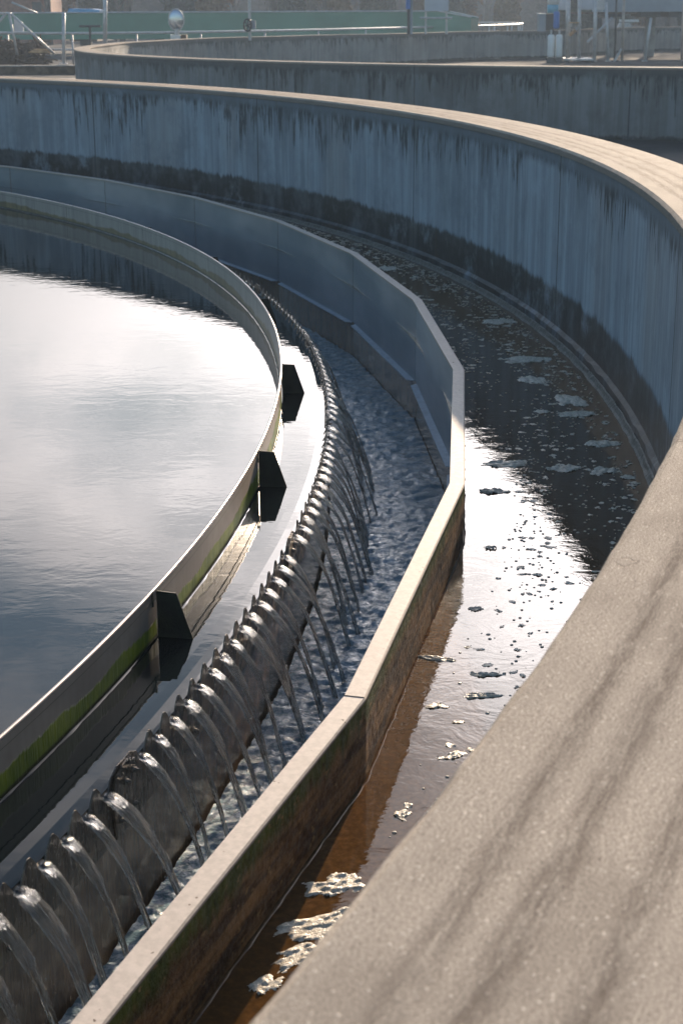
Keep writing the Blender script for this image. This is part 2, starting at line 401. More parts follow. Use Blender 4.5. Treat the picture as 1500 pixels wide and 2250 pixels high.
# flat top of the launder wall
t = MT('launder_top'); v = t.polar(RL)
n1 = t.noise(v, 60, 4); n2 = t.noise(v, 4, 4); n3 = t.noise(t.scale(v, (6, 60, 6)), 1, 3)
c = t.mix(t.ramp(n1, 0.3, 0.7), (0.40, 0.35, 0.305), (0.50, 0.44, 0.385))
c = t.mix(t.math('MULTIPLY', t.ramp(n2, 0.45, 0.7), 0.3), c, (0.36, 0.31, 0.265))
c = t.mix(t.ramp(t.noise(v, 34, 2), 0.745, 0.765), c, (0.09, 0.06, 0.04))
c = t.mix(t.math('MULTIPLY', t.ramp(t.noise(v, 90, 2), 0.72, 0.75), 0.6), c, (0.16, 0.11, 0.08))
t.set(Base_Color=c, Roughness=0.66, Normal=t.bump(n1, 0.25, 0.002))
t.p.inputs['Specular IOR Level'].default_value = 0.28
M_top = t.m
# mossy outer face of the launder wall
t = MT('mossy_wall'); v = t.polar(RL)
s1 = t.noise(t.scale(v, (26, 1, 1.6)), 1, 5, 0.65); s2 = t.noise(t.scale(v, (3, 1, 22)), 1, 5, 0.7); s3 = t.noise(t.scale(v, (34, 34, 34)), 1, 5, 0.7)
c = t.mix(t.ramp(s2, 0.35, 0.7), (0.040, 0.020, 0.009), (0.36, 0.20, 0.085))
ge = t.math('ADD', -1.00, t.math('MULTIPLY', s1, 0.16))
gm = t.ramp(t.z, t.math('SUBTRACT', ge, 0.03), t.math('ADD', ge, 0.03))
c = t.mix(gm, c, t.mix(t.ramp(s1, 0.3, 0.7), (0.025, 0.055, 0.008), (0.13, 0.16, 0.025)))
c = t.mix(t.math('MULTIPLY', t.ramp(s3, 0.58, 0.70), 0.8), c, (0.016, 0.011, 0.008))
c = t.mix(t.math('MULTIPLY', t.ramp(t.noise(t.scale(v, (30, 1, 60), (3, 3, 3)), 1, 4), 0.62, 0.7), 0.8), c, (0.40, 0.26, 0.12))
t.set(Base_Color=c, Roughness=t.ramp(s3, 0.3, 0.7, 0.35, 0.8), Normal=t.bump(t.math('ADD', s3, s2), 0.9, 0.008))
t.p.inputs['Specular IOR Level'].default_value = 0.3
M_moss = t.m
# baffle sheet, with algae just over the water line
t = MT('baffle_sheet'); v = t.polar(RB)
s1 = t.noise(t.scale(v, (60, 1, 5)), 1, 4, 0.6); s2 = t.noise(t.scale(v, (1.6, 1, 2)), 1, 5, 0.65); s4 = t.noise(t.scale(v, (7, 1, 3), (7, 1, 3)), 1, 5, 0.7)
c = t.mix(t.ramp(s2, 0.35, 0.7), (0.25, 0.21, 0.17), (0.35, 0.30, 0.245))
wv = t.n('ShaderNodeTexWave', wave_type='BANDS', bands_direction='X', i_Scale=7.0, i_Distortion=0.8); t.L(v, wv.inputs[0])
c = t.mix(t.math('MULTIPLY', wv.outputs[1], 0.10), c, (0.18, 0.15, 0.12))
ge = t.math('ADD', t.math('ADD', ZW - 0.004, t.math('MULTIPLY', s2, 0.11)), t.math('MULTIPLY', s1, 0.022))
gm = t.ramp(t.z, t.math('ADD', ge, 0.006), t.math('SUBTRACT', ge, 0.006))
gc = t.mix(t.ramp(s4, 0.3, 0.7), (0.07, 0.12, 0.008), (0.24, 0.29, 0.02))
c = t.mix(gm, c, gc)
c = t.mix(t.ramp(t.z, ZW + 0.018, ZW + 0.006), c, (0.035, 0.035, 0.012))
cre = t.math('ABSOLUTE', t.math('SUBTRACT', t.z, ZB - 0.034))
c = t.mix(t.math('MULTIPLY', t.ramp(cre, 0.003, 0.001), 0.6), c, (0.07, 0.06, 0.045))
fr = t.math('FRACT', t.math('ADD', t.math('DIVIDE', t.math('SUBTRACT', t.ang, -0.2065), 0.1309), 40.5))
dj = t.math('MULTIPLY', t.math('ABSOLUTE', t.math('SUBTRACT', fr, 0.5)), 0.1309 * RB)
c = t.mix(t.ramp(dj, 0.006, 0.003), c, (0.03, 0.03, 0.02))
t.set(Base_Color=c, Roughness=0.42, Metallic=0.0, Normal=t.bump(t.math('MULTIPLY', s1, gm), 0.5, 0.006))
t.p.inputs['Specular IOR Level'].default_value = 0.12
M_baf = t.m
# inner side of the baffle: stained grey sheet
t = MT('baffle_inner'); v = t.polar(RB)
s2 = t.noise(t.scale(v, (1.3, 1, 1)), 1, 5, 0.65); s1 = t.noise(t.scale(v, (14, 1, 1.5)), 1, 5, 0.7)
c = t.mix(t.ramp(s1, 0.3, 0.7), (0.20, 0.205, 0.20), (0.33, 0.33, 0.31))
ge = t.math('ADD', ZW - 0.025, t.math('MULTIPLY', s2, 0.16))
gm = t.ramp(t.z, t.math('ADD', ge, 0.012), t.math('SUBTRACT', ge, 0.008))
c = t.mix(t.math('MULTIPLY', gm, 0.9), c, t.mix(t.ramp(s1, 0.35, 0.65), (0.075, 0.062, 0.018), (0.17, 0.14, 0.05)))
c = t.mix(t.ramp(t.z, ZW + 0.022, ZW + 0.01), c, (0.02, 0.035, 0.035))
c = t.mix(t.ramp(dj if False else t.math('ABSOLUTE', t.math('SUBTRACT', t.z, ZB - 0.03)), 0.0025, 0.001), c, (0.12, 0.12, 0.11))
fr = t.math('FRACT', t.math('ADD', t.math('DIVIDE', t.math('SUBTRACT', t.ang, 0.1823), 0.1335), 40.5))
dj = t.math('MULTIPLY', t.math('ABSOLUTE', t.math('SUBTRACT', fr, 0.5)), 0.1335 * RB)
c = t.mix(t.ramp(dj, 0.005, 0.002), c, (0.03, 0.03, 0.02))
t.set(Base_Color=c, Roughness=0.4, Normal=t.bump(s1, 0.2, 0.004))
M_bafin = t.m
M_bracket = simple('shaded_plate', (0.008, 0.012, 0.005), 0.7, 0, 0.5, 18, 0.4)  # near-black stands in for shade on faces turned from the sun
M_strip = simple('strip_zinc', (0.42, 0.46, 0.50), 0.55, 0.0, 0.15, 20, 0.1)
M_rim = simple('rim_metal', (0.52, 0.45, 0.40), 0.32, 0.35, 0.1, 8, 0.1)
# weir plate and the wet wall under it
t = MT('wet_weir_metal'); v = t.polar(RW)
s1 = t.noise(t.scale(v, (90, 1, 4)), 1, 4, 0.6); s2 = t.noise(t.scale(v, (12, 1, 6)), 1, 5, 0.65)
c = t.mix(t.ramp(s2, 0.3, 0.7), (0.07, 0.050, 0.034), (0.26, 0.20, 0.14))
c = t.mix(t.math('MULTIPLY', t.ramp(s1, 0.52, 0.72), 0.45), c, (0.40, 0.33, 0.25))  # pale streaks paint highlights of the running water film
c = t.mix(t.math('MULTIPLY', t.ramp(s1, 0.46, 0.30), 0.6), c, (0.05, 0.036, 0.025))
t.set(Base_Color=c, Metallic=0.3, Roughness=t.ramp(s2, 0.3, 0.7, 0.16, 0.36), Normal=t.bump(s1, 0.9, 0.006))
M_weir = t.m
t = MT('wet_brown_wall'); v = t.polar(RW)
s1 = t.noise(t.scale(v, (120, 1, 3)), 1, 5, 0.65); s2 = t.noise(t.scale(v, (9, 1, 3)), 1, 5, 0.65)
c = t.mix(t.ramp(s2, 0.3, 0.7), (0.09, 0.052, 0.028), (0.27, 0.175, 0.10))
c = t.mix(t.math('MULTIPLY', t.ramp(s1, 0.56, 0.72), 0.5), c, (0.42, 0.29, 0.18))  # wet highlights below the plate, painted as pale streaks
c = t.mix(t.math('MULTIPLY', t.ramp(s1, 0.45, 0.32), 0.6), c, (0.06, 0.038, 0.022))
t.set(Base_Color=c, Roughness=0.14, Normal=t.bump(s1, 0.7, 0.008))
t.p.inputs['Coat Weight'].default_value = 0.6; t.p.inputs['Coat Roughness'].default_value = 0.06; t.p.inputs['Coat IOR'].default_value = 1.33
M_wet = t.m
M_bolt = simple('bolt_steel', (0.20, 0.18, 0.16), 0.35, 0.7, 0.3, 60, 0.2)
# falling water
t = MT('clear_water'); o = t.obj()
g = t.n('ShaderNodeBsdfGlass', i_IOR=1.333, i_Roughness=0.035); g.inputs['Color'].default_value = (0.97, 0.96, 0.94, 1)
s1 = t.noise(t.scale(o, (7, 230, 7)), 1, 3, 0.6); s2 = t.noise(t.scale(o, (34, 90, 22)), 1, 3, 0.6)
g2 = t.bump(t.math('ADD', s1, t.math('MULTIPLY', s2, 0.25)), 0.55, 0.005); t.L(g2, g.inputs['Normal'])
sz = t.n('ShaderNodeSeparateXYZ'); t.L(o, sz.inputs[0])            # air whitens it downward: aeration plus painted sparkle and refracted sky
air_glint = t.math('MULTIPLY', t.ramp(sz.outputs[2], -1.17, -1.54, 0.20, 0.78), t.ramp(t.noise(t.scale(o, (16, 300, 14)), 1, 4, 0.7), 0.47, 0.60))
df = t.n('ShaderNodeBsdfPrincipled'); df.inputs['Base Color'].default_value = (0.74, 0.70, 0.64, 1); df.inputs['Roughness'].default_value = 0.15; t.L(g2, df.inputs['Normal'])
mx = t.n('ShaderNodeMixShader'); t.L(air_glint, mx.inputs[0]); t.L(g.outputs[0], mx.inputs[1]); t.L(df.outputs[0], mx.inputs[2])
t.L(mx.outputs[0], t.out.inputs[0])
M_jet = t.m
# foam
t = MT('foam_bubbles'); o = t.obj()
c = t.mix(t.ramp(t.noise(o, 90, 4), 0.35, 0.7), (0.42, 0.37, 0.29), (0.74, 0.68, 0.57))
ve = t.vor(o, 260); 
t.set(Base_Color=c, Roughness=0.38, IOR=1.33, Normal=t.bump(ve.outputs['Distance'], 0.45, 0.002))
t.p.inputs['Transmission Weight'].default_value = 0.0
t.p.inputs['Specular IOR Level'].default_value = 0.25
M_foam = t.m
M_scum = simple('scum_line', (0.11, 0.115, 0.10), 0.5, 0, 0.5, 40, 0.8)

# ---------------------------------------------------------------- ground
def ground():
    t = MT('shaded_ground'); o = t.obj()  # colour darkened to stand in for shade beside the far tank
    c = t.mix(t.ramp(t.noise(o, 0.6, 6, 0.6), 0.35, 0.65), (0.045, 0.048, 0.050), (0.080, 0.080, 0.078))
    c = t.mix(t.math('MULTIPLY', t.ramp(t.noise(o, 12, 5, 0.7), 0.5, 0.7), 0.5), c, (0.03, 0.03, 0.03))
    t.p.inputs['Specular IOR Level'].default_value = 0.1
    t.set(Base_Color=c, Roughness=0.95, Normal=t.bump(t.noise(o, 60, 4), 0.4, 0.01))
    # one sheet round the round basin (a hole for the tank) out to the horizon
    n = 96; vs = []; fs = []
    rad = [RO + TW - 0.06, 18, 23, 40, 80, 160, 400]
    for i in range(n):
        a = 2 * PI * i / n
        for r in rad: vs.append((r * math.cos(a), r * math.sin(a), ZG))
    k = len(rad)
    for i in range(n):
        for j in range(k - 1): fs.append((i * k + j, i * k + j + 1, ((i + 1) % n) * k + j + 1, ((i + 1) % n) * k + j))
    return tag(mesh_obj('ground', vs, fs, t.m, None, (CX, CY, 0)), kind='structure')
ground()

# ---------------------------------------------------------------- near tank: outer wall
tank = empty('tank_wall', (CX, CY, ZG))
tag(tank, 'near round concrete tank wall with dark drip stains and sunlit worn flat top', 'tank wall')
def nz(x, y=0.0, z=0.0): return noise.noise(Vector((x, y, z)))
def chip(i, j, a):
    u = a * RO
    if j == 1: return (abs(nz(u * 9, 3)) * 0.002, nz(u * 6, 1) * 0.001)
    if j == 2: return (nz(u * 14, 7) * 0.002 + nz(u * 50, 2) * 0.0015, nz(u * 11, 5) * 0.004 + nz(u * 40, 9) * 0.003)
    return (0, 0)
def sub(o): o.location = (0, 0, -ZG); return o
sub(ring('wall', [(RO + 0.004, -0.040), (RO + 0.004, -1.000), (RO - 0.014, -1.020), (RO - 0.020, -1.26), (RO - 0.02, -2.2), (RO + TW - 0.01, -2.2), (RO + TW - 0.01, -0.03)], -PI, PI, 720, M_wall, tank, jit=lambda i, j, a: ((nz(a * RO * 5, 2) * 0.010, nz(a * RO * 7, 8) * 0.012) if j in (2,) else (0, 0))))
sub(ring('coping', [(RO + 0.006, -0.045), (RO - 0.006, -0.040), (RO - 0.004, -0.012), (RO + 0.010, 0.0), (RO + TW - 0.012, 0.0), (RO + TW, -0.012), (RO + TW, -0.05), (RO + TW - 0.02, -0.05)], -PI, PI, 1800, M_cope, tank, jit=chip))
# pale ledge of scum just over the channel water
sc = sub(ring('scum_ledge', [(RO - 0.016, -1.052), (RO - 0.022, -1.056), (RO - 0.028, ZC + 0.010), (RO - 0.040, ZC - 0.004)], -0.6, 2.2, 1500, M_scum, tank,
         jit=lambda i, j, a: (nz(a * RO * 7, j * 3.1) * 0.007 + nz(a * RO * 34, j) * 0.004, nz(a * RO * 9, j * 5) * 0.005 if j else 0)))

# ---------------------------------------------------------------- waters of the near tank
def disc(name, r0, r1, z, a0, a1, n, m):
    return ring(name, [(r0, z), (r1, z)], a0, a1, n, m)
pool = ring('basin_water', [(0.02, ZW), (5, ZW), (11, ZW), (RW - 0.075, ZW), (RW - 0.040, ZW - 0.001), (RW - 0.012, ZW - 0.005), (RW - 0.0015, ZW - 0.008)], -PI, PI, 360, M_pool)
tag(pool, kind='structure')
chan = disc('channel_water', RL - 0.06, RO + 0.01, ZC, -PI, PI, 720, M_chan)
tag(chan, kind='structure')
floor = ring('launder_floor', [(RW - 0.1, -1.75), (RL + 0.1, -1.75)], -PI, PI, 96, M_wet)
tag(floor, kind='structure')
# thin bright rims where the water climbs the baffle and the launder wall
def meniscus(name, r, z, side, parent, a0=-0.6, a1=2.2, n=1400, poly=False):
    vs = []; fs = []
    prof = [(0.0, 0.0045), (0.0020, 0.0018), (0.0060, 0.0001)]
    for i in range(n + 1):
        a = a0 + (a1 - a0) * i / n
        rr = r
        if poly:
            q = (a - PH) % ST - ST / 2
            rr = r * math.cos(ST / 2) / math.cos(q)
        s = 1 + 0.8 * nz(a * r * 13) + 0.6 * nz(a * r * 45, 3)
        s = max(0.25, s)
        for d, h in prof: vs.append(P(rr + side * d * s, a, z + h * s))
    for i in range(n):
        for j in range(2): fs.append((i * 3 + j, i * 3 + j + 1, (i + 1) * 3 + j + 1, (i + 1) * 3 + j))
    return mesh_obj(name, vs, fs, parent.data.materials[0], parent, None, True)
meniscus('water_edge', RB + 0.004, ZW, 1, pool)
meniscus('water_edge', RB - 0.004, ZW, -1, pool)
meniscus('water_edge', RL + 0.001, ZC, 1, chan, poly=True)

# churning surface in the launder
def churn():
    r0, r1 = RW + 0.012, RL - 0.034
    a0, a1 = -0.50, 1.60
    nr = 56; vs = []; fs = []
    angs = []; a = a0
    while a < a1:
        angs.append(a)
        step = 0.010 if a < -0.02 else (0.014 if a < 0.4 else 0.035)
        a += step / 14.0
    na = len(angs)
    for a in angs:
        rr = (RL - 0.0) * math.cos(ST / 2) / math.cos((a - PH) % ST - ST / 2) - 0.034
        for j in range(nr):
            f = j / (nr - 1); r = r0 + (rr - r0) * f
            x, y = r * math.cos(a), r * math.sin(a)
            foot = math.exp(-((f - 0.30) / 0.20) ** 2)
            q = Vector((x * 8, y * 8, 0)); q2 = Vector((x * 24 + 4, y * 30, 3)); q3 = Vector((x * 55, y * 62, 9))
            wv_ = noise.noise(Vector((x * 5, y * 5, 7))) * 0.9
            q = Vector((x * 11 + wv_, y * 15 + wv_, 0))
            h = 0.0120 * noise.fractal(q, 0.80, 2.2, 5) + (0.0022 + 0.0065 * foot) * (1 - 2.2 * abs(noise.noise(q2))) + (0.0010 + 0.0035 * foot) * noise.noise(q3)
            vs.append((x, y, ZLW - 0.010 + h))
    for i in range(na - 1):
        for j in range(nr - 1): fs.append((i * nr + j, i * nr + j + 1, (i + 1) * nr + j + 1, (i + 1) * nr + j))
    o = mesh_obj('launder_water', vs, fs, M_laun, None, ROOT, True)
    return tag(o, kind='structure')
churn()

# ---------------------------------------------------------------- launder wall (many-sided, with steel lining)
lw = empty('launder_wall', ROOT)
tag(lw, 'low many-sided wall with pale flat top between the weir trough and the brown channel', 'trough wall')
def pang(k): return PH + ST * k
ks = range(-6, 42)
def polyring(name, prof, m, k0=-6, k1=42, closed=True):
    n = k1 - k0; full = (n == 48); cnt = n if full else n + 1; vs = []; fs = []; kk = len(prof)
    for i in range(cnt):
        a = pang(k0 + i)
        for r, z in prof: vs.append(P(r, a, z))
    for i in range(n):
        i2 = (i + 1) % cnt
        for j in range(kk if closed else kk - 1):
            j2 = (j + 1) % kk; fs.append((i * kk + j, i2 * kk + j, i2 * kk + j2, i * kk + j2))
    return mesh_obj(name, vs, fs, m, lw)
polyring('coping', [(RL - WL, ZL - 0.010), (RL - WL, ZL - 0.001), (RL - WL + 0.001, ZL), (RL - 0.0025, ZL), (RL + 0.0015, ZL - 0.004), (RL + 0.0015, ZL - 0.010)], M_top)
def mossjit(name):
    n = 900; a0, a1 = -0.60, 1.9; prof = [(RL, ZL - 0.0101), (RL, -0.93), (RL, -1.0), (RL, -1.06), (RL, -1.12), (RL, -1.5)]
    vs = []; fs = []; k = len(prof)
    for i in range(n + 1):
        a = a0 + (a1 - a0) * i / n
        s = math.cos(ST / 2) / math.cos((a - PH) % ST - ST / 2)
        for j, (r, z) in enumerate(prof):
            d = 0 if j == 0 else 0.0012 * nz(a * 160, z * 30) + 0.0010 * nz(a * 600, z * 60, 4)
            vs.append(P(r * s + d, a, z))
    for i in range(n):
        for j in range(k - 1): fs.append((i * k + j, (i + 1) * k + j, (i + 1) * k + j + 1, i * k + j + 1))
    return mesh_obj(name, vs, fs, M_moss, lw)
mossjit('outer_face')
polyring('core', [(RL - 0.0305, ZL - 0.0102), (RL - 0.006, ZL - 0.0102), (RL - 0.006, -1.80), (RL - 0.0305, -1.80)], M_wet)
RF = RL - 0.031
for k in range(-5, 20):
    a, b = pang(k), pang(k + 1)
    # steel lining sheet, butt-jointed at the corners
    g = 0.0004
    q = [P(RF, a + g, ZL - 0.0104), P(RF, b - g, ZL - 0.0104), P(RF, b - g, -1.345), P(RF, a + g, -1.345)]
    nrm = Vector((math.cos((a + b) / 2), math.sin((a + b) / 2), 0))
    q2 = [v - nrm * 0.003 for v in q]
    mesh_obj('lining_panel', q + q2, [(0, 1, 2, 3), (7, 6, 5, 4), (0, 4, 5, 1), (1, 5, 6, 2), (2, 6, 7, 3), (3, 7, 4, 0)], M_steel, lw)
    # angle strip along its foot
    z1 = -1.345
    A = P(RF, a + 0.0020, z1) - nrm * 0.0032; B = P(RF, b - 0.0045, z1) - nrm * 0.0032
    C_ = P(RF - 0.047, b - 0.0075, z1); D = P(RF - 0.047, a + 0.0035, z1)
    dz = Vector((0, 0, -0.006))
    mesh_obj('foot_strip', [A, B, C_, D, A + dz, B + dz, C_ + dz, D + dz], [(0, 1, 2, 3), (7, 6, 5, 4), (0, 4, 5, 1), (1, 5, 6, 2), (2, 6, 7, 3), (3, 7, 4, 0)], M_strip, lw)
# joint on the top at the near corner: a fine dark slit
for k in (-1,):
    a = pang(k); b = MB()
    b.prism([(-0.0012, 0), (0.0012, 0), (0.0012, WL - 0.002), (-0.0012, WL - 0.002)], P(RL - WL, a, ZL + 0.0009), Vector((-math.sin(a), math.cos(a), 0)), Vector((math.cos(a), math.sin(a), 0)), (0, 0, 1), 0.001)
    b.build('joint_slit', simple('slit', (0.03, 0.025, 0.02), 0.9), lw)

# ---------------------------------------------------------------- scum baffle
bf = empty('scum_baffle', ROOT)
tag(bf, 'thin curved baffle plate standing in the basin water, algae along its water line', 'baffle')
ring('outer_sheet', [(RB + 0.0035, ZB - 0.004), (RB + 0.0035, ZB - 0.034), (RB + 0.0015, ZB - 0.036), (RB + 0.0015, -1.45)], -PI, PI, 900, M_baf, bf)
ring('inner_sheet', [(RB - 0.0035, -1.45), (RB - 0.0035, ZB - 0.004)], -PI, PI, 900, M_bafin, bf)
prof = [(RB + 0.0060 * math.cos(w), ZB - 0.004 + 0.0060 * math.sin(w)) for w in [2 * PI * i / 8 for i in range(8)]]
ring('rim', prof, -PI, PI, 900, M_rim, bf, smooth=True, closed=True)
brk = [-0.2065 - 0.1309 * 2, -0.2065 - 0.1309, -0.2065, -0.0840, 0.0392] + [0.1823 + 0.1335 * i for i in range(8)]
for a in brk:
    ux = Vector((math.cos(a), math.sin(a), 0)); un = Vector((-math.sin(a), math.cos(a), 0))
    b = MB()
    b.prism([(0.004, ZB - 0.010), (0.068, ZB - 0.014), (0.118, ZW + 0.0), (0.118, ZW - 0.2), (0.004, ZW - 0.2)], RB * ux, ux, (0, 0, 1), un, 0.005)
    p_ = b.build('hanger_plate', M_bracket, bf)
    b = MB()
    b.prism([(-0.004, 0.0), (0.004, 0.0), (0.004, -0.050), (-0.004, -0.050)], (RB + 0.0075) * ux + Vector((0, 0, ZB + 0.004)) + un * 0.05 * -1, un, (0, 0, 1), ux, 0.004)
    b.build('joint_clip', M_bracket, bf)

# ---------------------------------------------------------------- V-notch weir
we = empty('notched_weir', ROOT)
tag(we, 'curved steel weir with a row of sawtooth notches that basin water pours through', 'weir')
NP = 46; PW = 2 * PI / NP; PITCH_W = PW / 16; AJ = -0.2715
ZSH, ZV = -1.118, -1.170
def tooth_profile():
    pts = []                                      # (angle offset, z) from one joint centre to the next
    pts += [(0, -1.103), (0.35, -1.1000), (0.72, ZSH)]
    for m in range(1, 16):
        pts.append((m, ZV))
        if m < 15:
            pts += [(m + 0.30, ZSH), (m + 0.43, -1.1015), (m + 0.50, ZPK), (m + 0.57, -1.1015), (m + 0.70, ZSH)]
    pts += [(15.28, ZSH), (15.65, -1.1000), (16, -1.103)]
    # the notch is a V that opens up to the shoulders
    out = []
    for x, z in pts: out.append((x, z))
    return out
notch_angles = []
rng = random.Random(4)
for j in range(-3, 16):
    a0 = AJ + PW * j
    tp = tooth_profile(); vs = []; fs = []
    zb = -1.295
    for x, z in tp:
        a = a0 + 0.00012 + (PW - 0.00024) * x / 16
        zz = z + (rng.uniform(-0.001, 0.001) if z > ZV + 0.01 else 0)
        for r, q in ((RW, zz), (RW + 0.004, zz), (RW + 0.004, zb), (RW, zb)): vs.append(P(r, a, q))
    n = len(tp)
    for i in range(n - 1):
        for q in range(4): fs.append((i * 4 + q, (i + 1) * 4 + q, (i + 1) * 4 + (q + 1) % 4, i * 4 + (q + 1) % 4))
    fs += [(0, 1, 2, 3), ((n - 1) * 4 + 3, (n - 1) * 4 + 2, (n - 1) * 4 + 1, (n - 1) * 4)]
    mesh_obj('toothed_plate', vs, fs, M_weir, we)
    for m in range(1, 16): notch_angles.append(a0 + PITCH_W * m)
    # lap plate over the joint, with its bolts
    if j < 5:
        ux = Vector((math.cos(a0), math.sin(a0), 0)); un = Vector((-math.sin(a0), math.cos(a0), 0))
        b = MB(); w = 0.073
        b.prism([(-w * 1.1, -0.19), (w * 0.8, -0.19), (w * 0.9, -0.022), (w * 0.35, 0.0), (-w * 0.30, -0.004), (-w * 0.95, -0.022), (-w * 1.2, -0.07)], ux * (RW + 0.0075) + Vector((0, 0, -1.1035)), un, (0, 0, 1), ux, 0.005)
        lp = b.build('lap_plate', M_weir, we)
        for by, bz in ((0.045, -1.150), (-0.008, -1.158), (0.040, -1.245), (-0.05, -1.25)):
            b = MB(); base = ux * (RW + 0.0102) + un * by + Vector((0, 0, bz))
            b.tube([base, base + ux * 0.002], 0.0105, 16)
            b.tube([base + ux * 0.0021, base + ux * 0.0095], 0.0066, 6)
            b.tube([base + ux * 0.0096, base + ux * 0.016], 0.0034, 10)
            b.build('bolt', M_bolt, lp)
        for m in (4.5, 10.5):
            a = a0 + PITCH_W * m
            ux2 = Vector((math.cos(a), math.sin(a), 0))
            b = MB(); base = ux2 * (RW + 0.0042) + Vector((0, 0, -1.262))
            b.tube([base, base + ux2 * 0.002], 0.011, 16); b.tube([base + ux2 * 0.0021, base + ux2 * 0.010], 0.0068, 6); b.tube([base + ux2 * 0.0101, base + ux2 * 0.018], 0.0034, 10)
            b.build('bolt', M_bolt, we)
ring('wall_below', [(RW - 0.0005, -1.285), (RW + 0.0015, -1.297), (RW + 0.0015, -1.85), (RW - 0.10, -1.85), (RW - 0.10, -1.285)], -PI, PI, 720, M_wet, we, closed=True)

# ---------------------------------------------------------------- jets
def jet_mesh(seed):
    rn = random.Random(seed); ox = rn.uniform(0, 90)
    NS, NC = 64, 28; vs = []; fs = []
    v0 = 0.66 * rn.uniform(0.90, 1.12); z0 = -1.147; zend = ZLW - 0.03
    T = math.sqrt(2 * (z0 - zend) / 9.81)
    lean = rn.uniform(-0.020, 0.020); wsc = rn.uniform(0.78, 1.12); split = rn.random() < 0.35
    def lerp(tab, s):
        for (s0, a), (s1, b) in zip(tab, tab[1:]):
            if s <= s1:
                q = (s - s0) / (s1 - s0); q = q * q * (3 - 2 * q); return a + (b - a) * q
        return tab[-1][1]
    hw = [(-0.06, 0.034), (0, 0.0235), (0.05, 0.026), (0.16, 0.034), (0.38, 0.031), (0.62, 0.020), (0.78, 0.0125), (1.0, 0.0125)]
    tc_ = [(-0.06, 0.002), (0, 0.0070), (0.10, 0.0050), (0.25, 0.0024), (0.45, 0.0010), (0.62, 0.0022), (0.8, 0.0045), (1.0, 0.0055)]
    te = [(-0.06, 0.0008), (0, 0.0015), (0.12, 0.0022), (0.30, 0.0036), (0.50, 0.0048), (0.7, 0.0045), (1.0, 0.004)]
    for i in range(NS + 1):
        s = -0.06 + 1.06 * i / NS
        if s < 0:
            cx = s * 0.62; q_ = min(1, -s / 0.06); cz = z0 + 0.0120 * q_ * q_ * (3 - 2 * q_) ; tx, tz = 1.0, -0.15
        else:
            tt = T * s; cx = v0 * tt; cz = z0 - 4.905 * tt * tt; tx, tz = v0, -9.81 * tt
        l = math.hypot(tx, tz); nx, nzz = -tz / l, tx / l      # outward normal of the path
        w, c_, e_ = lerp(hw, s), lerp(tc_, s), lerp(te, s)
        grow = max(0, s) ** 1.5
        w *= wsc if s > 0.1 else 1
        if split and s > 0.45: w += 0.016 * (s - 0.45) * 1.6; c_ *= max(0.12, 1 - (s - 0.45) * 4)
        for j in range(NC):
            ph = 2 * PI * j / NC
            y = math.cos(ph); side = math.sin(ph)
            th = c_ + (e_ - c_) * abs(y) ** 3
            if s < 0.2 and side < 0: th *= 1.6 * (1 - abs(y)) + 0.2      # V-shaped underside at the notch
            d = side * th + 0.003 * nz(ox + y * 4, s * 6, 1) * (0.15 + grow * 2) + 0.0011 * nz(ox + y * 14, s * 5, 5) + 0.0016 * min(1, 1.6 * max(0, s) ** 1.5) * nz(ox + y * 8, s * 30, 5)
            bow = 0.010 * (y * y) * math.sin(min(1, max(0, s) / 0.5) * PI)
            yy = w * y * (1 + 0.7 * grow * nz(ox, s * 14, 2)) + lean * grow + 0.006 * nz(ox + 9, s * 7) * grow
            vs.append((cx + nx * (d - bow), yy + 0.002 * grow * nz(ox + j, s * 40), cz + nzz * (d - bow)))
    for i in range(NS):
        for j in range(NC):
            j2 = (j + 1) % NC; fs.append((i * NC + j, i * NC + j2, (i + 1) * NC + j2, (i + 1) * NC + j))
    fs += [tuple(range(NC))[::-1], tuple(NS * NC + j for j in range(NC))]
    # a few loose drops that tear off low down
    for _ in range(9):
        s = rn.uniform(0.45, 0.98); tt = T * s
        c = Vector((v0 * tt + rn.uniform(-.012, .014), rn.uniform(-.02, .02) + lean * s, z0 - 4.905 * tt * tt)); rr = rn.uniform(.0012, .0028)
        b = len(vs); L_ = rr * rn.uniform(1.2, 3.5)
        vs += [c + Vector((0, 0, L_)), c + Vector((rr, 0, 0)), c + Vector((0, rr, 0)), c + Vector((-rr, 0, 0)), c + Vector((0, -rr, 0)), c - Vector((0, 0, L_))]
        for q in range(4):
            fs += [(b, b + 1 + q, b + 1 + (q + 1) % 4), (b + 5, b + 1 + (q + 1) % 4, b + 1 + q)]
    me = bpy.data.meshes.new('water_jet'); me.from_pydata([tuple(v) for v in vs], [], fs); me.update(); me.shade_smooth()
    me.materials.append(M_jet); return me
jets = [jet_mesh(s) for s in range(16)]
for a in notch_angles:
    if not (-0.47 < a < 1.12): continue
    me = jets[rng.randrange(len(jets))]
    o = bpy.data.objects.new('water_jet', me); col.objects.link(o)
    o.location = (CX + (RW + 0.002) * math.cos(a), CY + (RW + 0.002) * math.sin(a), 0)
    o.rotation_euler = (0, 0, a + rng.uniform(-0.05, 0.05)); o.scale = (rng.uniform(0.84, 1.16), rng.uniform(0.78, 1.16), 1)
    tag(o, 'clear arching jet of water falling from a weir notch into the trough', 'water jet', 'jets pouring through the weir notches')

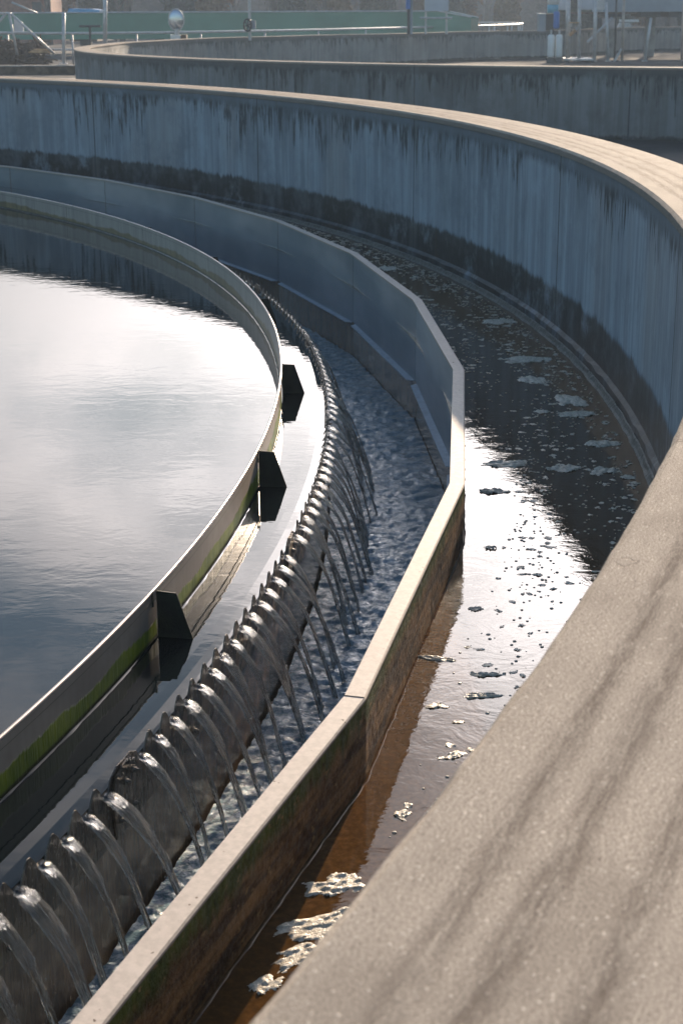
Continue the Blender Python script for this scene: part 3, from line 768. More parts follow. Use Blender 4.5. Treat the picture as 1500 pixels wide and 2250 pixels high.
# ---------------------------------------------------------------- foam on the channel
ICO = None
def ico():
    global ICO
    if ICO is None:
        bm = bmesh.new(); bmesh.ops.create_icosphere(bm, subdivisions=2, radius=1.0)
        ICO = ([v.co.copy() for v in bm.verts], [tuple(v.index for v in f.verts) for f in bm.faces]); bm.free()
    return ICO
def bubbles(mb, cx, cy, z, rx, ry, rot, rn, dens=1.0, rmin=0.0018, rmax=0.008):
    """a low irregular mound of froth: one bubbly skin, with larger bubbles half sunk in it"""
    cr_, sr_ = math.cos(rot), math.sin(rot); ox = rn.uniform(0, 99)
    step = 0.0022 if rx > 0.03 else 0.0028
    n = int(min(56, max(7, 2.4 * rx / step / 2))); m = n
    cells = [(rn.uniform(-1.2, 1.2), rn.uniform(-1.2, 1.2), rn.uniform(0.06, 0.20)) for _ in range(60)]
    idx = {}; vs = []; fs = []
    for i in range(n + 1):
        for k in range(m + 1):
            x, y = -1.25 + 2.5 * i / n, -1.25 + 2.5 * k / m
            q = math.hypot(x, y); ed = 1 + 0.55 * nz(ox + x * 1.6, y * 1.6) + 0.20 * nz(ox + x * 5, y * 5, 2)
            f = 1 - q / ed
            if f < -0.04: continue
            h = min(1, max(0, f) * 4) ** 0.5 * 0.45 * rmax
            for bx, by, br_ in cells:
                dd = ((x - bx) ** 2 + (y - by) ** 2) / (br_ * br_)
                if dd < 1: h = max(h, min(1, max(0, f) * 6) * (0.45 * rmax + 1.1 * br_ * rmax * 4 * math.sqrt(1 - dd) * 0.8))
            idx[(i, k)] = len(vs); X, Y = x * rx, y * ry
            vs.append((cx + X * cr_ - Y * sr_, cy + X * sr_ + Y * cr_, z - 0.001 + 0.7 * h + 0.0011 * nz(ox + X * 330, Y * 330) + 0.0007 * nz(X * 900, Y * 900)))
    for i in range(n):
        for k in range(m):
            q = [(i, k), (i + 1, k), (i + 1, k + 1), (i, k + 1)]
            if all(c in idx for c in q): fs.append(tuple(idx[c] for c in q))
    mb.add(vs, fs)
foam_defs = [
    ((735, 1945), 0.062, 0.034, 0.5, 'oval sunlit golden foam raft nearest the launder wall shadow, low in the channel'),
    ((700, 2035), 0.085, 0.040, 0.6, 'largest golden foam raft beside the near coping at the bottom of the channel'),
    ((668, 2100), 0.060, 0.030, 0.7, 'golden foam raft just below the largest one, half in shadow on its left'),
    ((582, 2165), 0.034, 0.022, 0.7, 'small golden foam patch lowest down the channel beside the blurred coping'),
    ((1058, 1530), 0.048, 0.016, 0.1, 'flat tan foam raft between the coping edge and the brown sunlit water'),
    ((1065, 1483), 0.042, 0.014, 0.0, 'grey brown foam ring floating on the pale sky reflection'),
    ((960, 1448), 0.050, 0.014, 2.8, 'bright sunlit foam lying against the rust brown water by the launder wall'),
    ((1083, 1080), 0.048, 0.030, 0.0, 'dark oval foam raft inside the bright reflection at the channel bend'),
    ((1110, 1020), 0.085, 0.045, 0.2, 'wide grey foam raft on the upper edge of the bright reflection'),
    ((1328, 1035), 0.050, 0.040, 0.3, 'round bubbly foam heap beside the coping in the dark water'),
    ((1325, 975), 0.075, 0.050, 0.4, 'foam heap topped by one large bubble near the outer wall'),
    ((1240, 1030), 0.060, 0.040, 0.2, 'foam heap left of the round one by the coping'),
    ((1255, 880), 0.070, 0.100, 0.2, 'grey foam cluster in shade, midway along the outer wall'),
    ((1265, 910), 0.075, 0.050, 0.1, 'long low foam streak just under the midway cluster'),
    ((1170, 835), 0.062, 0.070, 0.4, 'compact grey foam heap under the widest cluster'),
    ((1150, 790), 0.110, 0.070, 0.0, 'widest pale grey foam cluster in the shaded channel'),
    ((1080, 707), 0.052, 0.065, 0.3, 'pale foam cluster farthest up the shaded channel, by the steel wall'),
    ((1112, 705), 0.048, 0.060, 0.1, 'foam cluster right of the farthest one, toward the outer wall'),
    ((1190, 905), 0.030, 0.028, 0.3, 'small grey foam heap left of the midway cluster'),
    ((1200, 790), 0.030, 0.040, 0.1, 'small foam heap hanging on the right end of the widest cluster'),
    ((1165, 700), 0.020, 0.024, 0.1, 'small lone foam patch between the far clusters and the outer wall'),
    ((1380, 1050), 0.030, 0.024, 0.1, 'low foam patch touching the coping edge at the channel bend'),
    ((1075, 1205), 0.022, 0.016, 0.1, 'small dark foam patch in the middle of the sky reflection'),
    ((1045, 1338), 0.026, 0.018, 0.1, 'dark foam patch by the wavy reflection under the channel bend'),
    ((1000, 1660), 0.028, 0.016, 0.6, 'tan foam patch beside the coping, above the golden rafts'),
    ((955, 1553), 0.026, 0.016, 0.4, 'pale foam patch on the rust brown water near the wall corner'),
    ((882, 1790), 0.026, 0.015, 0.5, 'pale foam patch beside the blurred coping, below the wall corner'),
    ((850, 590), 0.060, 0.090, 0.2, 'tiny foam heap far away against the back of the launder wall'),
]
rn = random.Random(11)
for (px_, py_), rx, ry, rot, lab in foam_defs:
    c = pz(px_, py_, ZC)
    mb = MB()
    bubbles(mb, 0, 0, ZC, rx * 1.15, ry * 1.15, rot, rn, 2.2, 0.0022, 0.0085 if c.y < 5 else 0.014)
    o = mb.build('foam_raft', M_foam, None, True, (c.x, c.y, 0))
    tag(o, lab, 'foam', 'foam rafts on the outer channel')
mb = MB()
for i in range(6500):
    a = rn.uniform(-0.44, 0.62); f = rn.random()
    r = RL + 0.03 + (RO - RL - 0.10) * f
    d = nz(a * 9, r * 6) + 0.9 * (f - 0.45)
    if d < rn.uniform(-0.45, 0.30): continue
    x, y = CX + r * math.cos(a), CY + r * math.sin(a)
    dist = math.hypot(x, y)
    if rn.random() < 0.80:
        V, Fc = ico(); q = rn.uniform(0.0014, 0.0050) * (1 + 0.06 * dist)
        mb.add([Vector((x, y, ZC + q * 0.1)) + Vector((v.x * q, v.y * q, v.z * q * 0.5)) for v in V], Fc)
    else:
        bubbles(mb, x, y, ZC, rn.uniform(.008, .018) * (1 + .06 * dist), rn.uniform(.006, .013) * (1 + .08 * dist), rn.uniform(0, 3), rn, 3.0, 0.0015, 0.006)
fo = mb.build('scattered_foam', M_foam, None, True)
tag(fo, 'small bubbles and foam flecks scattered over the outer channel', 'foam', kind='stuff')
#BACKGROUND
# ---------------------------------------------------------------- second round tank
def catmull(pts, n=12):
    out = []
    p = [pts[0]] + list(pts) + [pts[-1]]
    for i in range(1, len(p) - 2):
        for k in range(n):
            t_ = k / n; a, b, c, d = p[i - 1], p[i], p[i + 1], p[i + 2]
            out.append(0.5 * ((2 * b) + (c - a) * t_ + (2 * a - 5 * b + 4 * c - d) * t_ * t_ + (3 * b - a - 3 * c + d) * t_ ** 3))
    out.append(p[-2]); return out
T2 = Vector((9.47, 35.10, 0)); R2 = 14.6
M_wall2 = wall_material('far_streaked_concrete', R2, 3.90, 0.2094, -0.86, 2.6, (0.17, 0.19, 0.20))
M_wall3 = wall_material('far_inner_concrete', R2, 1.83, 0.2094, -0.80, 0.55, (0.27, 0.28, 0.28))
M_cope2 = coping_material('far_coping_concrete', R2, 3.90, 0.2094, ())
far_pts = [pz(*q, 0) for q in ((1500, 57.5), (1183, 66), (800, 74), (550, 80), (300, 91))]
def rad2(a):                                     # slightly out of round, wider on its far right side
    a = (a + PI) % (2 * PI) - PI
    tab = []
    for q in far_pts:
        dq = q - T2; tab.append((math.atan2(dq.y, dq.x), math.hypot(dq.x, dq.y) - 0.0))
    tab.sort()
    tab = [(tab[0][0] - 0.9, R2)] + tab + [(3.05, R2)]
    if a <= tab[0][0] or a >= tab[-1][0]: return R2
    for (a0, r0), (a1, r1) in zip(tab, tab[1:]):
        if a0 <= a <= a1:
            q = (a - a0) / (a1 - a0); q = q * q * (3 - 2 * q); return r0 + (r1 - r0) * q
tk2 = empty('far_tank_wall', (T2.x, T2.y, ZG))
tag(tk2, 'second round concrete tank behind the near one, its rim curving away to the left', 'tank wall')
def ring2(name, prof, m, closed=False):
    n = 480; vs = []; fs = []; k = len(prof)
    for i in range(n):
        a = -PI + 2 * PI * i / n; rr = rad2(a)
        for d, z in prof: vs.append(((rr + d) * math.cos(a), (rr + d) * math.sin(a), z))
    for i in range(n):
        i2 = (i + 1) % n
        for j in range(k if closed else k - 1):
            j2 = (j + 1) % k; fs.append((i * k + j, i2 * k + j, i2 * k + j2, i * k + j2))
    o = mesh_obj(name, vs, fs, m, tk2); o.location = (0, 0, -ZG); return o
ring2('outer_face', [(0.30, -0.02), (0.30, -1.3)], M_wall2)
ring2('inner_face', [(0.0, -0.02), (0.0, -1.3)], M_wall3)
ring2('coping', [(-0.012, -0.03), (-0.012, -0.006), (0.0, 0.0), (0.30, 0.0), (0.312, -0.006), (0.312, -0.03)], M_cope2)
M_dirty = simple('damp_floor', (0.050, 0.052, 0.052), 0.95, 0, 0.35, 0.8, 0.3, 0.05)
vs = [(T2.x + 0, T2.y, -0.90)]; fs = []
for i in range(120):
    a = -PI + 2 * PI * i / 120; rr = rad2(a) + 0.02
    vs.append((T2.x + rr * math.cos(a), T2.y + rr * math.sin(a), -0.895))
fs = [(0, 1 + i, 1 + (i + 1) % 120) for i in range(120)]
vs[0] = (T2.x, T2.y, -0.895)
tag(mesh_obj('tank_floor', vs, fs, M_dirty), kind='structure')

pv = MT('pale_paving'); o = pv.obj()
c = pv.mix(pv.ramp(pv.noise(o, 0.6, 6, 0.6), 0.35, 0.65), (0.25, 0.225, 0.20), (0.35, 0.32, 0.29))
c = pv.mix(pv.math('MULTIPLY', pv.ramp(pv.noise(o, 5, 6, 0.7), 0.5, 0.7), 0.5), c, (0.17, 0.15, 0.13))
pv.set(Base_Color=c, Roughness=0.9); pv.p.inputs['Specular IOR Level'].default_value = 0.1
mb = MB(); mb.add([(-45, 27, 0), (-4.5, 27, 0), (-4.5, 41.2, 0), (-45, 41.2, 0), (-45, 27, .02), (-4.5, 27, .02), (-4.5, 41.2, .02), (-45, 41.2, .02)], [(4, 5, 6, 7), (0, 1, 5, 4), (1, 2, 6, 5), (2, 3, 7, 6), (3, 0, 4, 7)])
tag(mb.build('pavement', pv.m, None, False, (0, 0, ZG)), kind='structure')

# ---------------------------------------------------------------- background works
M_green = simple('green_paint', (0.085, 0.235, 0.17), 0.55, 0, 0.12, 0.7, 0.1)
M_green_shade = simple('shaded_green_paint', (0.045, 0.13, 0.095), 0.6, 0, 0.1, 0.7, 0.1)  # darker copy of the girder green, with the end face's shade in it
M_galv = simple('galvanised_steel', (0.46, 0.47, 0.48), 0.45, 0.3, 0.15, 9, 0.1)
M_dkst = simple('dark_steel', (0.045, 0.05, 0.055), 0.5, 0.3, 0.2, 9, 0.1)
M_white = simple('white_paint', (0.74, 0.74, 0.72), 0.4, 0, 0.08, 4, 0.05)
M_grey = simple('grey_blue_cabinet', (0.26, 0.30, 0.345), 0.5, 0, 0.1, 2, 0.05)
M_pale = simple('pale_cabinet', (0.42, 0.46, 0.52), 0.5, 0, 0.08, 2, 0.05)
M_blue = simple('blue_plastic', (0.05, 0.16, 0.46), 0.45, 0, 0.15, 5, 0.1)
M_tarp = simple('blue_tarpaulin', (0.05, 0.22, 0.50), 0.6, 0, 0.2, 5, 0.6)
M_teal = simple('teal_band', (0.12, 0.36, 0.48), 0.5, 0, 0.1, 4, 0.05)
M_wood = simple('weathered_wood', (0.40, 0.26, 0.14), 0.8, 0, 0.35, 7, 0.4)
M_brown = simple('brown_clutter', (0.11, 0.075, 0.05), 0.85, 0, 0.5, 5, 0.8)
M_kerb = simple('kerb_concrete', (0.26, 0.25, 0.235), 0.85, 0, 0.3, 4, 0.4)

def bar(mb, a, b, r, n=8): mb.tube([a, b], r, n)
def boxpx(mb, x0, y0, x1, y1, Y, depth, extra=0):
    a = py(x0, y0, Y); b = py(x1, y1, Y)
    mb.box(((a.x + b.x) / 2, Y + depth / 2, (a.z + b.z) / 2), (abs(b.x - a.x), depth, abs(a.z - b.z)))

# long green girder
Yg = 62.0
g = empty('green_girder', (-5, Yg, ZG)); tag(g, 'long green steel girder standing across the yard behind the far tank', 'girder')
def gobj(mb, name, m, root=None):
    root = root or g
    o = mb.build(name, m); o.parent = root; o.location = (-root.location.x, -root.location.y, -root.location.z); return o
def zt(y): return py(0, y, Yg).z
zt0 = py(500, 26.5, Yg).z; zb0 = py(500, 84, Yg).z
x0 = -19.0; x1 = py(960, 27, Yg).x; x2 = py(1035, 38, Yg).x; x3 = py(1057, 40, Yg).x
zt2 = py(1035, 38, Yg).z
mb = MB()
mb.prism([(x0, zb0), (x2, zb0), (x2, zt2), (x1, zt0), (x0, zt0)], (0, Yg + 0.03, 0), (1, 0, 0), (0, 0, 1), (0, 1, 0), 0.06)
gobj(mb, 'side_panel', M_green)
mb = MB(); mb.prism([(x0, zb0), (x3, zb0), (x3, zt2 - 0.02), (x3 - 1.1, zt0 - 0.02), (x0, zt0 - 0.02)], (0, Yg + 1.23, 0), (1, 0, 0), (0, 0, 1), (0, 1, 0), 0.06); gobj(mb, 'side_panel', M_green)
mb = MB(); mb.add([(x2, Yg + .06, zb0), (x3, Yg + 1.2, zb0), (x3, Yg + 1.2, zt2 - .02), (x2, Yg + .06, zt2)], [(0, 1, 2, 3)])
mb.add([(x2 - .05, Yg + .06, zb0), (x3 - .05, Yg + 1.2, zb0), (x3 - .05, Yg + 1.2, zt2 - .02), (x2 - .05, Yg + .06, zt2)], [(3, 2, 1, 0)])
gobj(mb, 'end_panel', M_green_shade)
mb = MB(); bar(mb, (x0, Yg - 0.02, zt0 + .02), (x1, Yg - 0.02, zt0 + .02), 0.025); bar(mb, (x1, Yg - 0.02, zt0 + .02), (x2, Yg - 0.02, zt2 + .02), 0.025)
bar(mb, (x3 - 1.1, Yg + 1.23, zt0), (x3, Yg + 1.23, zt2), 0.025); gobj(mb, 'top_flange', M_galv)
for i in range(9):
    x = x0 + 1.0 + i * (x2 - x0 - 1.4) / 8
    mb = MB(); mb.box((x, Yg + 0.6, (zb0 + ZG) / 2), (0.35, 0.7, zb0 - ZG)); gobj(mb, 'support', M_dkst)

def thing_px(name, label, cat, x, ybase, Y, group=None):
    b = py(x, ybase, Y); o = empty(name, (b.x, Y, b.z)); tag(o, label, cat, group); return o
def part(root, mb, name, m, smooth=False):
    o = mb.build(name, m, None, smooth); o.parent = root; o.location = -root.location; return o

# handrail sweeping round the third tank
hr = [(-260, 76), (-120, 73.5), (0, 72.5), (200, 72), (400, 70), (600, 66.5), (760, 63), (900, 59.5), (1040, 56), (1110, 54), (1142, 52), (1145, 50.6), (1120, 49.3), (1057, 48.6), (960, 48.2)]
zr = 0.054
pts = [pz(x, y, zr) for x, y in hr]
h = empty('curved_handrail', (pts[4].x, pts[4].y, ZG)); tag(h, 'thin pale metal handrail sweeping in a long curve behind the far tank', 'handrail')
cp_ = catmull(pts, 10)
mb = MB(); mb.tube(cp_, 0.035, 8); part(h, mb, 'top_rail', M_galv, True)
low = [Vector((p.x, p.y, -0.42)) for p in cp_]
mb = MB(); mb.tube(low, 0.028, 8); part(h, mb, 'mid_rail', M_galv, True)
for i in range(0, len(cp_), 7):
    p = cp_[i]; mb = MB(); mb.tube([(p.x, p.y, ZG), (p.x, p.y, zr - .03)], 0.028, 8); part(h, mb, 'post', M_galv, True)

# low kerb wall on the left
a = pz(-250, 142, -0.70); b = pz(172, 144, -0.70)
kw = empty('low_kerb_wall', ((a.x + b.x) / 2, b.y, ZG)); tag(kw, 'low dark kerb wall with a thin lit top edge behind the pale paving', 'kerb wall')
mb = MB(); mb.box(((a.x - 3 + b.x + 2.2) / 2, b.y + 0.15, (ZG + -0.71) / 2), (b.x + 5.2 - a.x, 0.24, -0.71 - ZG)); part(kw, mb, 'wall', M_brown)
mb = MB(); mb.box(((a.x - 3 + b.x + 2.2) / 2, b.y + 0.15, -0.695), (b.x + 5.24 - a.x, 0.30, 0.03)); part(kw, mb, 'capping', M_kerb)
mb = MB(); 
for i in range(5):
    xx = a.x + 1 + i * 1.35
    w = thing_px('railing_post', 'short pale steel post rising behind the low kerb wall', 'post', 0, 0, b.y + 1, 'posts behind the kerb wall') if False else None

# clutter at the left
def rough_box(mb, c, d, seed):
    rn_ = random.Random(seed); V, Fc = ico()
    mb.add([Vector(c) + Vector((v.x * d[0], v.y * d[1], v.z * d[2])) * (0.85 + 0.3 * rn_.random()) for v in V], Fc)
br = thing_px('brushwood_heap', 'dark brown heap of brushwood by the metal frame at the left edge', 'heap', 60, 134, 47)
mb = MB(); rn2 = random.Random(5)
for i in range(420):
    x = py(rn2.uniform(-60, 82), 100, 47).x; z = rn2.uniform(ZG, ZG + 0.75) ; p = Vector((x, 47 + rn2.uniform(0, 1.6), z))
    d = Vector((rn2.uniform(-1, 1), rn2.uniform(-.4, .4), rn2.uniform(-.35, .5))).normalized() * rn2.uniform(.25, .7)
    mb.tube([p - d / 2, p + d / 2], rn2.uniform(.012, .035), 5)
part(br, mb, 'branches', M_brown)
lg = thing_px('timber_stack', 'short stack of pale sawn timber lying beside the brushwood', 'timber', 95, 116, 46)
mb = MB()
for i in range(4): boxpx(mb, 62 + i * 4, 113 - i * 2, 118 - i * 3, 115 - i * 2, 46 + i * .08, .16)
part(lg, mb, 'boards', M_wood)

# steel frame with a grey plate, at the left edge
fr_ = thing_px('lattice_tripod', 'pale lattice frame of thin steel legs at the left edge', 'frame', 25, 122, 46)
for q in (((13, 28), (-25, 75)), ((20, 28), (38, 119)), ((25, 30), (120, 118)), ((13, 28), (25, 30)), ((-60, 71), (70, 71.5)), ((-15, 28), (14, 29)), ((70, 71.5), (96, 96))):
    mb = MB(); bar(mb, py(*q[0], 46), py(*q[1], 46), 0.035); part(fr_, mb, 'strut', M_galv, True)
mb = MB(); P4 = [py(30, 35, 46.2), py(50, 49, 46.2), py(52, 70, 46.2), py(31, 70, 46.2)]
mb.add(P4 + [p + Vector((0, .05, 0)) for p in P4], [(0, 1, 2, 3), (7, 6, 5, 4), (0, 4, 5, 1), (1, 5, 6, 2), (2, 6, 7, 3), (3, 7, 4, 0)]); part(fr_, mb, 'plate', M_pale)
mb = MB(); bar(mb, py(26, 4, 58), py(82, 28, 58), 0.03)
o = part(thing_px('loose_pole', 'thin pale pole leaning above the green girder at the upper left', 'pole', 54, 16, 58), mb, 'pole', M_galv, True)

for x, y0, y1, lab in ((140, 27, 131, 'shorter pale post in front of the green girder, left of the T-handle'), (231, -30, 92, 'tall pale lamp post rising past the green girder, right of the T-handle')):
    t_ = thing_px('steel_post', lab, 'post', x, y1, 44.5)
    mb = MB(); bar(mb, py(x, y1 + 8, 44.5), py(x, y0, 44.5), 0.045 if x < 200 else 0.055, 10); part(t_, mb, 'shaft', M_galv, True)
    mb = MB(); c = py(x, y1 + 8, 44.5); mb.box((c.x, c.y, c.z + .01), (.2, .2, .02)); part(t_, mb, 'base_plate', M_galv)
t_ = thing_px('valve_key', 'dark T-shaped valve handle standing before the green girder', 'valve handle', 198, 92, 46)
mb = MB(); bar(mb, py(198, 100, 46), py(197.5, 57, 46), 0.03); part(t_, mb, 'stem', M_dkst)
mb = MB(); bar(mb, py(174, 56.5, 46), py(221, 56.5, 46), 0.03); part(t_, mb, 'handle', M_dkst)
# blue tarpaulin
t_ = thing_px('blue_cover', 'blue tarpaulin cover showing over the top of the green girder', 'cover', 182, 26, 65)
mb = MB(); 
A = [py(148, 27, 65), py(151, 17.5, 65), py(200, 18.5, 65), py(219, 21, 65), py(216, 27, 65)]
zz = ZG
mb.add([Vector((p.x, 65, p.z)) for p in A] + [Vector((p.x, 66.5, p.z)) for p in A], [(0, 1, 2, 3, 4), (9, 8, 7, 6, 5)] + [(i, (i + 1) % 5, (i + 1) % 5 + 5, i + 5) for i in range(5)])
part(t_, mb, 'sheet', M_tarp)
mb = MB(); boxpx(mb, 150, 27.5, 214, 90, 65.1, 1.3); part(t_, mb, 'load', M_brown)
# round mirror
Ym = 44
t_ = thing_px('round_mirror', 'round grey convex mirror on a short stand before the green girder', 'mirror', 389, 84, Ym)
c = py(387, 42.5, Ym); rx = 15.5 / F * Ym; rz = 21 / F * Ym
V, Fc = ico()
bm = bmesh.new(); bmesh.ops.create_icosphere(bm, subdivisions=4, radius=1.0); VV = [v.co.copy() for v in bm.verts]; FF = [tuple(v.index for v in f.verts) for f in bm.faces]; bm.free()
mb = MB(); mb.add([c + Vector((v.x * rx, v.y * 0.06, v.z * rz)) for v in VV], FF)
part(t_, mb, 'mirror_disc', simple('mirror_face', (0.42, 0.48, 0.54), 0.18, 0.8, 0.05, 2, 0), True)
mb = MB(); mb.tube([c + Vector((rx * 1.03 * math.cos(w), 0, rz * 1.03 * math.sin(w))) for w in [2 * PI * i / 40 for i in range(41)]], 0.016, 6); part(t_, mb, 'mirror_rim', M_galv, True)
mb = MB(); bar(mb, py(389, 63, Ym), py(389, 90, Ym), 0.06); part(t_, mb, 'stand', M_galv)
mb = MB(); boxpx(mb, 374, 76, 396, 90, Ym - .1, .3); part(t_, mb, 'base_box', M_white)
mb = MB(); boxpx(mb, 397, 75, 410, 90, Ym - .1, .3); part(t_, mb, 'dark_box', M_brown)
# hand wheel on a pole
t_ = thing_px('valve_stand', 'dark valve hand wheel on a slim pole before the green girder', 'valve wheel', 548, 80, 45)
mb = MB(); bar(mb, py(549, 88, 45), py(548, -12, 45), 0.04); part(t_, mb, 'pole', M_galv)
c = py(544, 54, 44.9); mb = MB()
mb.tube([c + Vector((.10 * math.cos(w), 0, .155 * math.sin(w))) for w in [2 * PI * i / 24 for i in range(25)]], 0.028, 6)
for w in (0.3, 1.35, 2.4): bar(mb, c + Vector((.1 * math.cos(w), 0, .155 * math.sin(w))), c - Vector((.1 * math.cos(w), 0, .155 * math.sin(w))), 0.015)
part(t_, mb, 'wheel', M_dkst)
mb = MB(); c2 = py(556, 53, 45); mb.box(c2, (.14, .14, .22)); part(t_, mb, 'gearbox', M_grey)
# dark mast with blue box
t_ = thing_px('cable_mast', 'dark narrow mast carrying a blue box, left of the pale cabinet on legs', 'mast', 899, 70, 50)
mb = MB(); bar(mb, py(897, 74, 50), py(897, -30, 50), 0.04); part(t_, mb, 'mast', M_dkst)
mb = MB(); bar(mb, py(903, 74, 50), py(903, -30, 50), 0.045); part(t_, mb, 'pipe', M_grey)
mb = MB(); boxpx(mb, 892, -6, 901, 19, 49.8, .15); part(t_, mb, 'box', M_blue)
# cabinet on legs
t_ = thing_px('cabinet_on_legs', 'pale blue grey cabinet raised on two thin legs above the girder end', 'cabinet', 958, 64, 50)
mb = MB(); boxpx(mb, 934, -34, 985, 23, 49.9, .35); part(t_, mb, 'cabinet', M_pale)
for x in (935, 980.5):
    mb = MB(); bar(mb, py(x, 74, 50), py(x, 22, 50), 0.032); part(t_, mb, 'leg', M_galv)
mb = MB(); bar(mb, py(922, 38.5, 49.93), py(993, 38.5, 49.93), 0.03); part(t_, mb, 'crossbar', M_galv)

# cluster on the far tank at the right
Yc = 52.0
zf = -0.895
def post(x, y0, xb, r, lab, m, ydeep=Yc):
    t_ = thing_px('scaffold_post', lab, 'post', xb, 128, ydeep)
    a = py(x, y0, ydeep); b = py(xb, 128, ydeep); mb = MB(); bar(mb, (b.x, ydeep, zf), a, r, 8); part(t_, mb, 'tube', m, True)
    mb = MB(); mb.box((b.x, ydeep, zf + .012), (.16, .16, .024)); part(t_, mb, 'foot', m)
post(1248, -30, 1247, .075, 'leftmost and thickest grey scaffold post, beside the white cylinders', M_galv)
post(1273, -30, 1271, .055, 'second grey scaffold post from the white cylinders', M_galv)
post(1309, -30, 1305, .060, 'grey scaffold post in the middle of the cluster, left of the leaning one', M_galv)
post(1331, 4, 1336, .045, 'pale scaffold post leaning slightly to the right in the cluster', M_galv)
post(1355, -30, 1350, .035, 'black thin post in the right hand cluster', M_dkst)
post(1371, -30, 1366, .045, 'brownish post directly right of the black one', simple('rusty_tube', (0.36, 0.31, 0.27), 0.5, .2, .2, 6, .1))
post(1430, 38, 1416, .042, 'lone pale post leaning left, standing apart at the right', M_galv)
post(1503, -20, 1497, .042, 'pinkish post cut by the right edge of the picture', simple('pink_tube', (0.46, 0.36, 0.32), 0.5, .2, .2, 6, .1))
t_ = thing_px('scaffold_brace', 'diagonal brace with its lit end coloured orange, between the first two scaffold posts', 'brace', 1262, 68, Yc - .1)
mb = MB(); bar(mb, py(1251, 77, Yc - .1), py(1264, 65, Yc - .1), .05); part(t_, mb, 'painted_lit_end', M_wood); mb = MB(); bar(mb, py(1264.2, 64.8, Yc - .1), py(1276, 52, Yc - .1), .035); part(t_, mb, 'tube', M_galv)  # sunlight on this end is put in by the wood colour
t_ = thing_px('scaffold_brace', 'long grey diagonal brace behind the middle scaffold posts', 'brace', 1320, 70, Yc + .1)
mb = MB(); bar(mb, py(1290, 92, Yc + .15), py(1345, 38, Yc + .15), .04); part(t_, mb, 'tube', M_galv)
t_ = thing_px('scaffold_brace', 'low grey brace propping the brownish post', 'brace', 1357, 120, Yc)
mb = MB(); bar(mb, py(1347, 138, Yc - .12), py(1365, 106, Yc - .12), .035); part(t_, mb, 'tube', M_galv)
for (xa, xb, lab) in ((1203, 1216.5, 'left one of the two white upright cylinders'), (1220.5, 1234, 'right one of the two white upright cylinders, sunlit at its top')):
    a = py(xa, 75, Yc - 1); b = py(xb, 125, Yc - 1); r = (b.x - a.x) / 2
    t_ = empty('white_cylinder', ((a.x + b.x) / 2, Yc - 1, b.z)); tag(t_, lab, 'cylinder', 'white upright cylinders')
    mb = cyl(((a.x + b.x) / 2, Yc - 1, b.z), r, a.z - b.z, 20, 0.05); part(t_, mb, 'body', M_white, True)
    mb = MB(); bar(mb, ((a.x + b.x) / 2, Yc - 1, a.z), ((a.x + b.x) / 2, Yc - 1, a.z + .14), .03); part(t_, mb, 'valve_stem', M_galv)
    mb = MB(); mb.box(((a.x + b.x) / 2, Yc - 1, (zf + b.z) / 2), (r * 2.1, .3, b.z - zf)); part(t_, mb, 'plinth', M_dkst)
t_ = thing_px('drum', 'white drum with a teal lower band above the dark bin', 'drum', 1214, 28, Yc - .6)
a = py(1203, -20, Yc - .6); b = py(1227, 9, Yc - .6); c_ = py(1203, 28, Yc - .6); cx_ = (a.x + b.x) / 2; rr = (b.x - a.x) / 2
part(t_, cyl((cx_, Yc - .6, b.z), rr, a.z - b.z, 20), 'body', M_white, True); part(t_, cyl((cx_, Yc - .6, c_.z), rr * .99, b.z - c_.z - .002, 20), 'band', M_teal, True)
t_ = thing_px('dark_bin', 'grey and dark bin under the white drum', 'bin', 1205, 65, Yc - .5)
mb = MB(); boxpx(mb, 1199, 29, 1217, 66, Yc - .6, .5); part(t_, mb, 'body', M_dkst)
mb = MB(); boxpx(mb, 1185, 30, 1198.6, 68, Yc - .6, .5); part(t_, mb, 'side_case', M_grey)
mb = MB(); boxpx(mb, 1184, 28.2, 1199, 29.8, Yc - .65, .6); part(t_, mb, 'lid', M_white)
t_ = thing_px('blue_canister', 'bright blue canister hanging beside the dark bin', 'canister', 1222, 63, Yc - 1)
a = py(1216, 24, Yc - 1); b = py(1228, 62, Yc - 1)
part(t_, cyl(((a.x + b.x) / 2, Yc - 1, b.z), (b.x - a.x) / 2, a.z - b.z, 16, .04), 'body', M_blue, True)
mb = MB(); bar(mb, (a.x - .0, Yc - 1, b.z - .2), (a.x, Yc - 1, b.z + .05), .03); part(t_, mb, 'hose', M_dkst)
for (q, m, lab, nm, cat) in (((1229, -30, 1246, 21), M_pale, 'narrow pale cabinet right of the white drum', 'wall_cabinet', 'cabinet'),
                        ((1277, -30, 1304, 20.5), M_pale, 'pale blue cabinet between the second and third scaffold posts', 'wall_cabinet', 'cabinet'),
                        ((1311, -30, 1328, 20), M_galv, 'beige grey ribbed cabinet right of the third scaffold post', 'wall_cabinet', 'cabinet'),
                        ((1323, 40, 1352, 62), simple('pinkish_box', (0.40, 0.36, 0.36), .6, 0, .1, 3, .1), 'pinkish grey box on the far rim, between the leaning and the black post', 'junction_box', 'box'),
                        ((1311, 38, 1321, 62), M_dkst, 'small black box left of the pinkish one', 'junction_box', 'box')):
    t_ = thing_px(nm, lab, cat, (q[0] + q[2]) / 2, q[3], Yc + 1.2)
    mb = MB(); boxpx(mb, *q, Yc + 1.2, .5); part(t_, mb, 'body', m)
    mb = MB(); a = py(q[0], q[1], Yc + 1.17); b = py(q[2], q[3], Yc + 1.17)
    mb.box(((a.x + b.x) / 2, Yc + 1.185, (a.z + b.z) / 2), ((b.x - a.x) * .84, .02, (a.z - b.z) * .88)); part(t_, mb, 'door', m)
t_ = thing_px('site_container', 'large grey blue container raised on dark beams at the upper right corner', 'container', 1430, 25, Yc + 4)
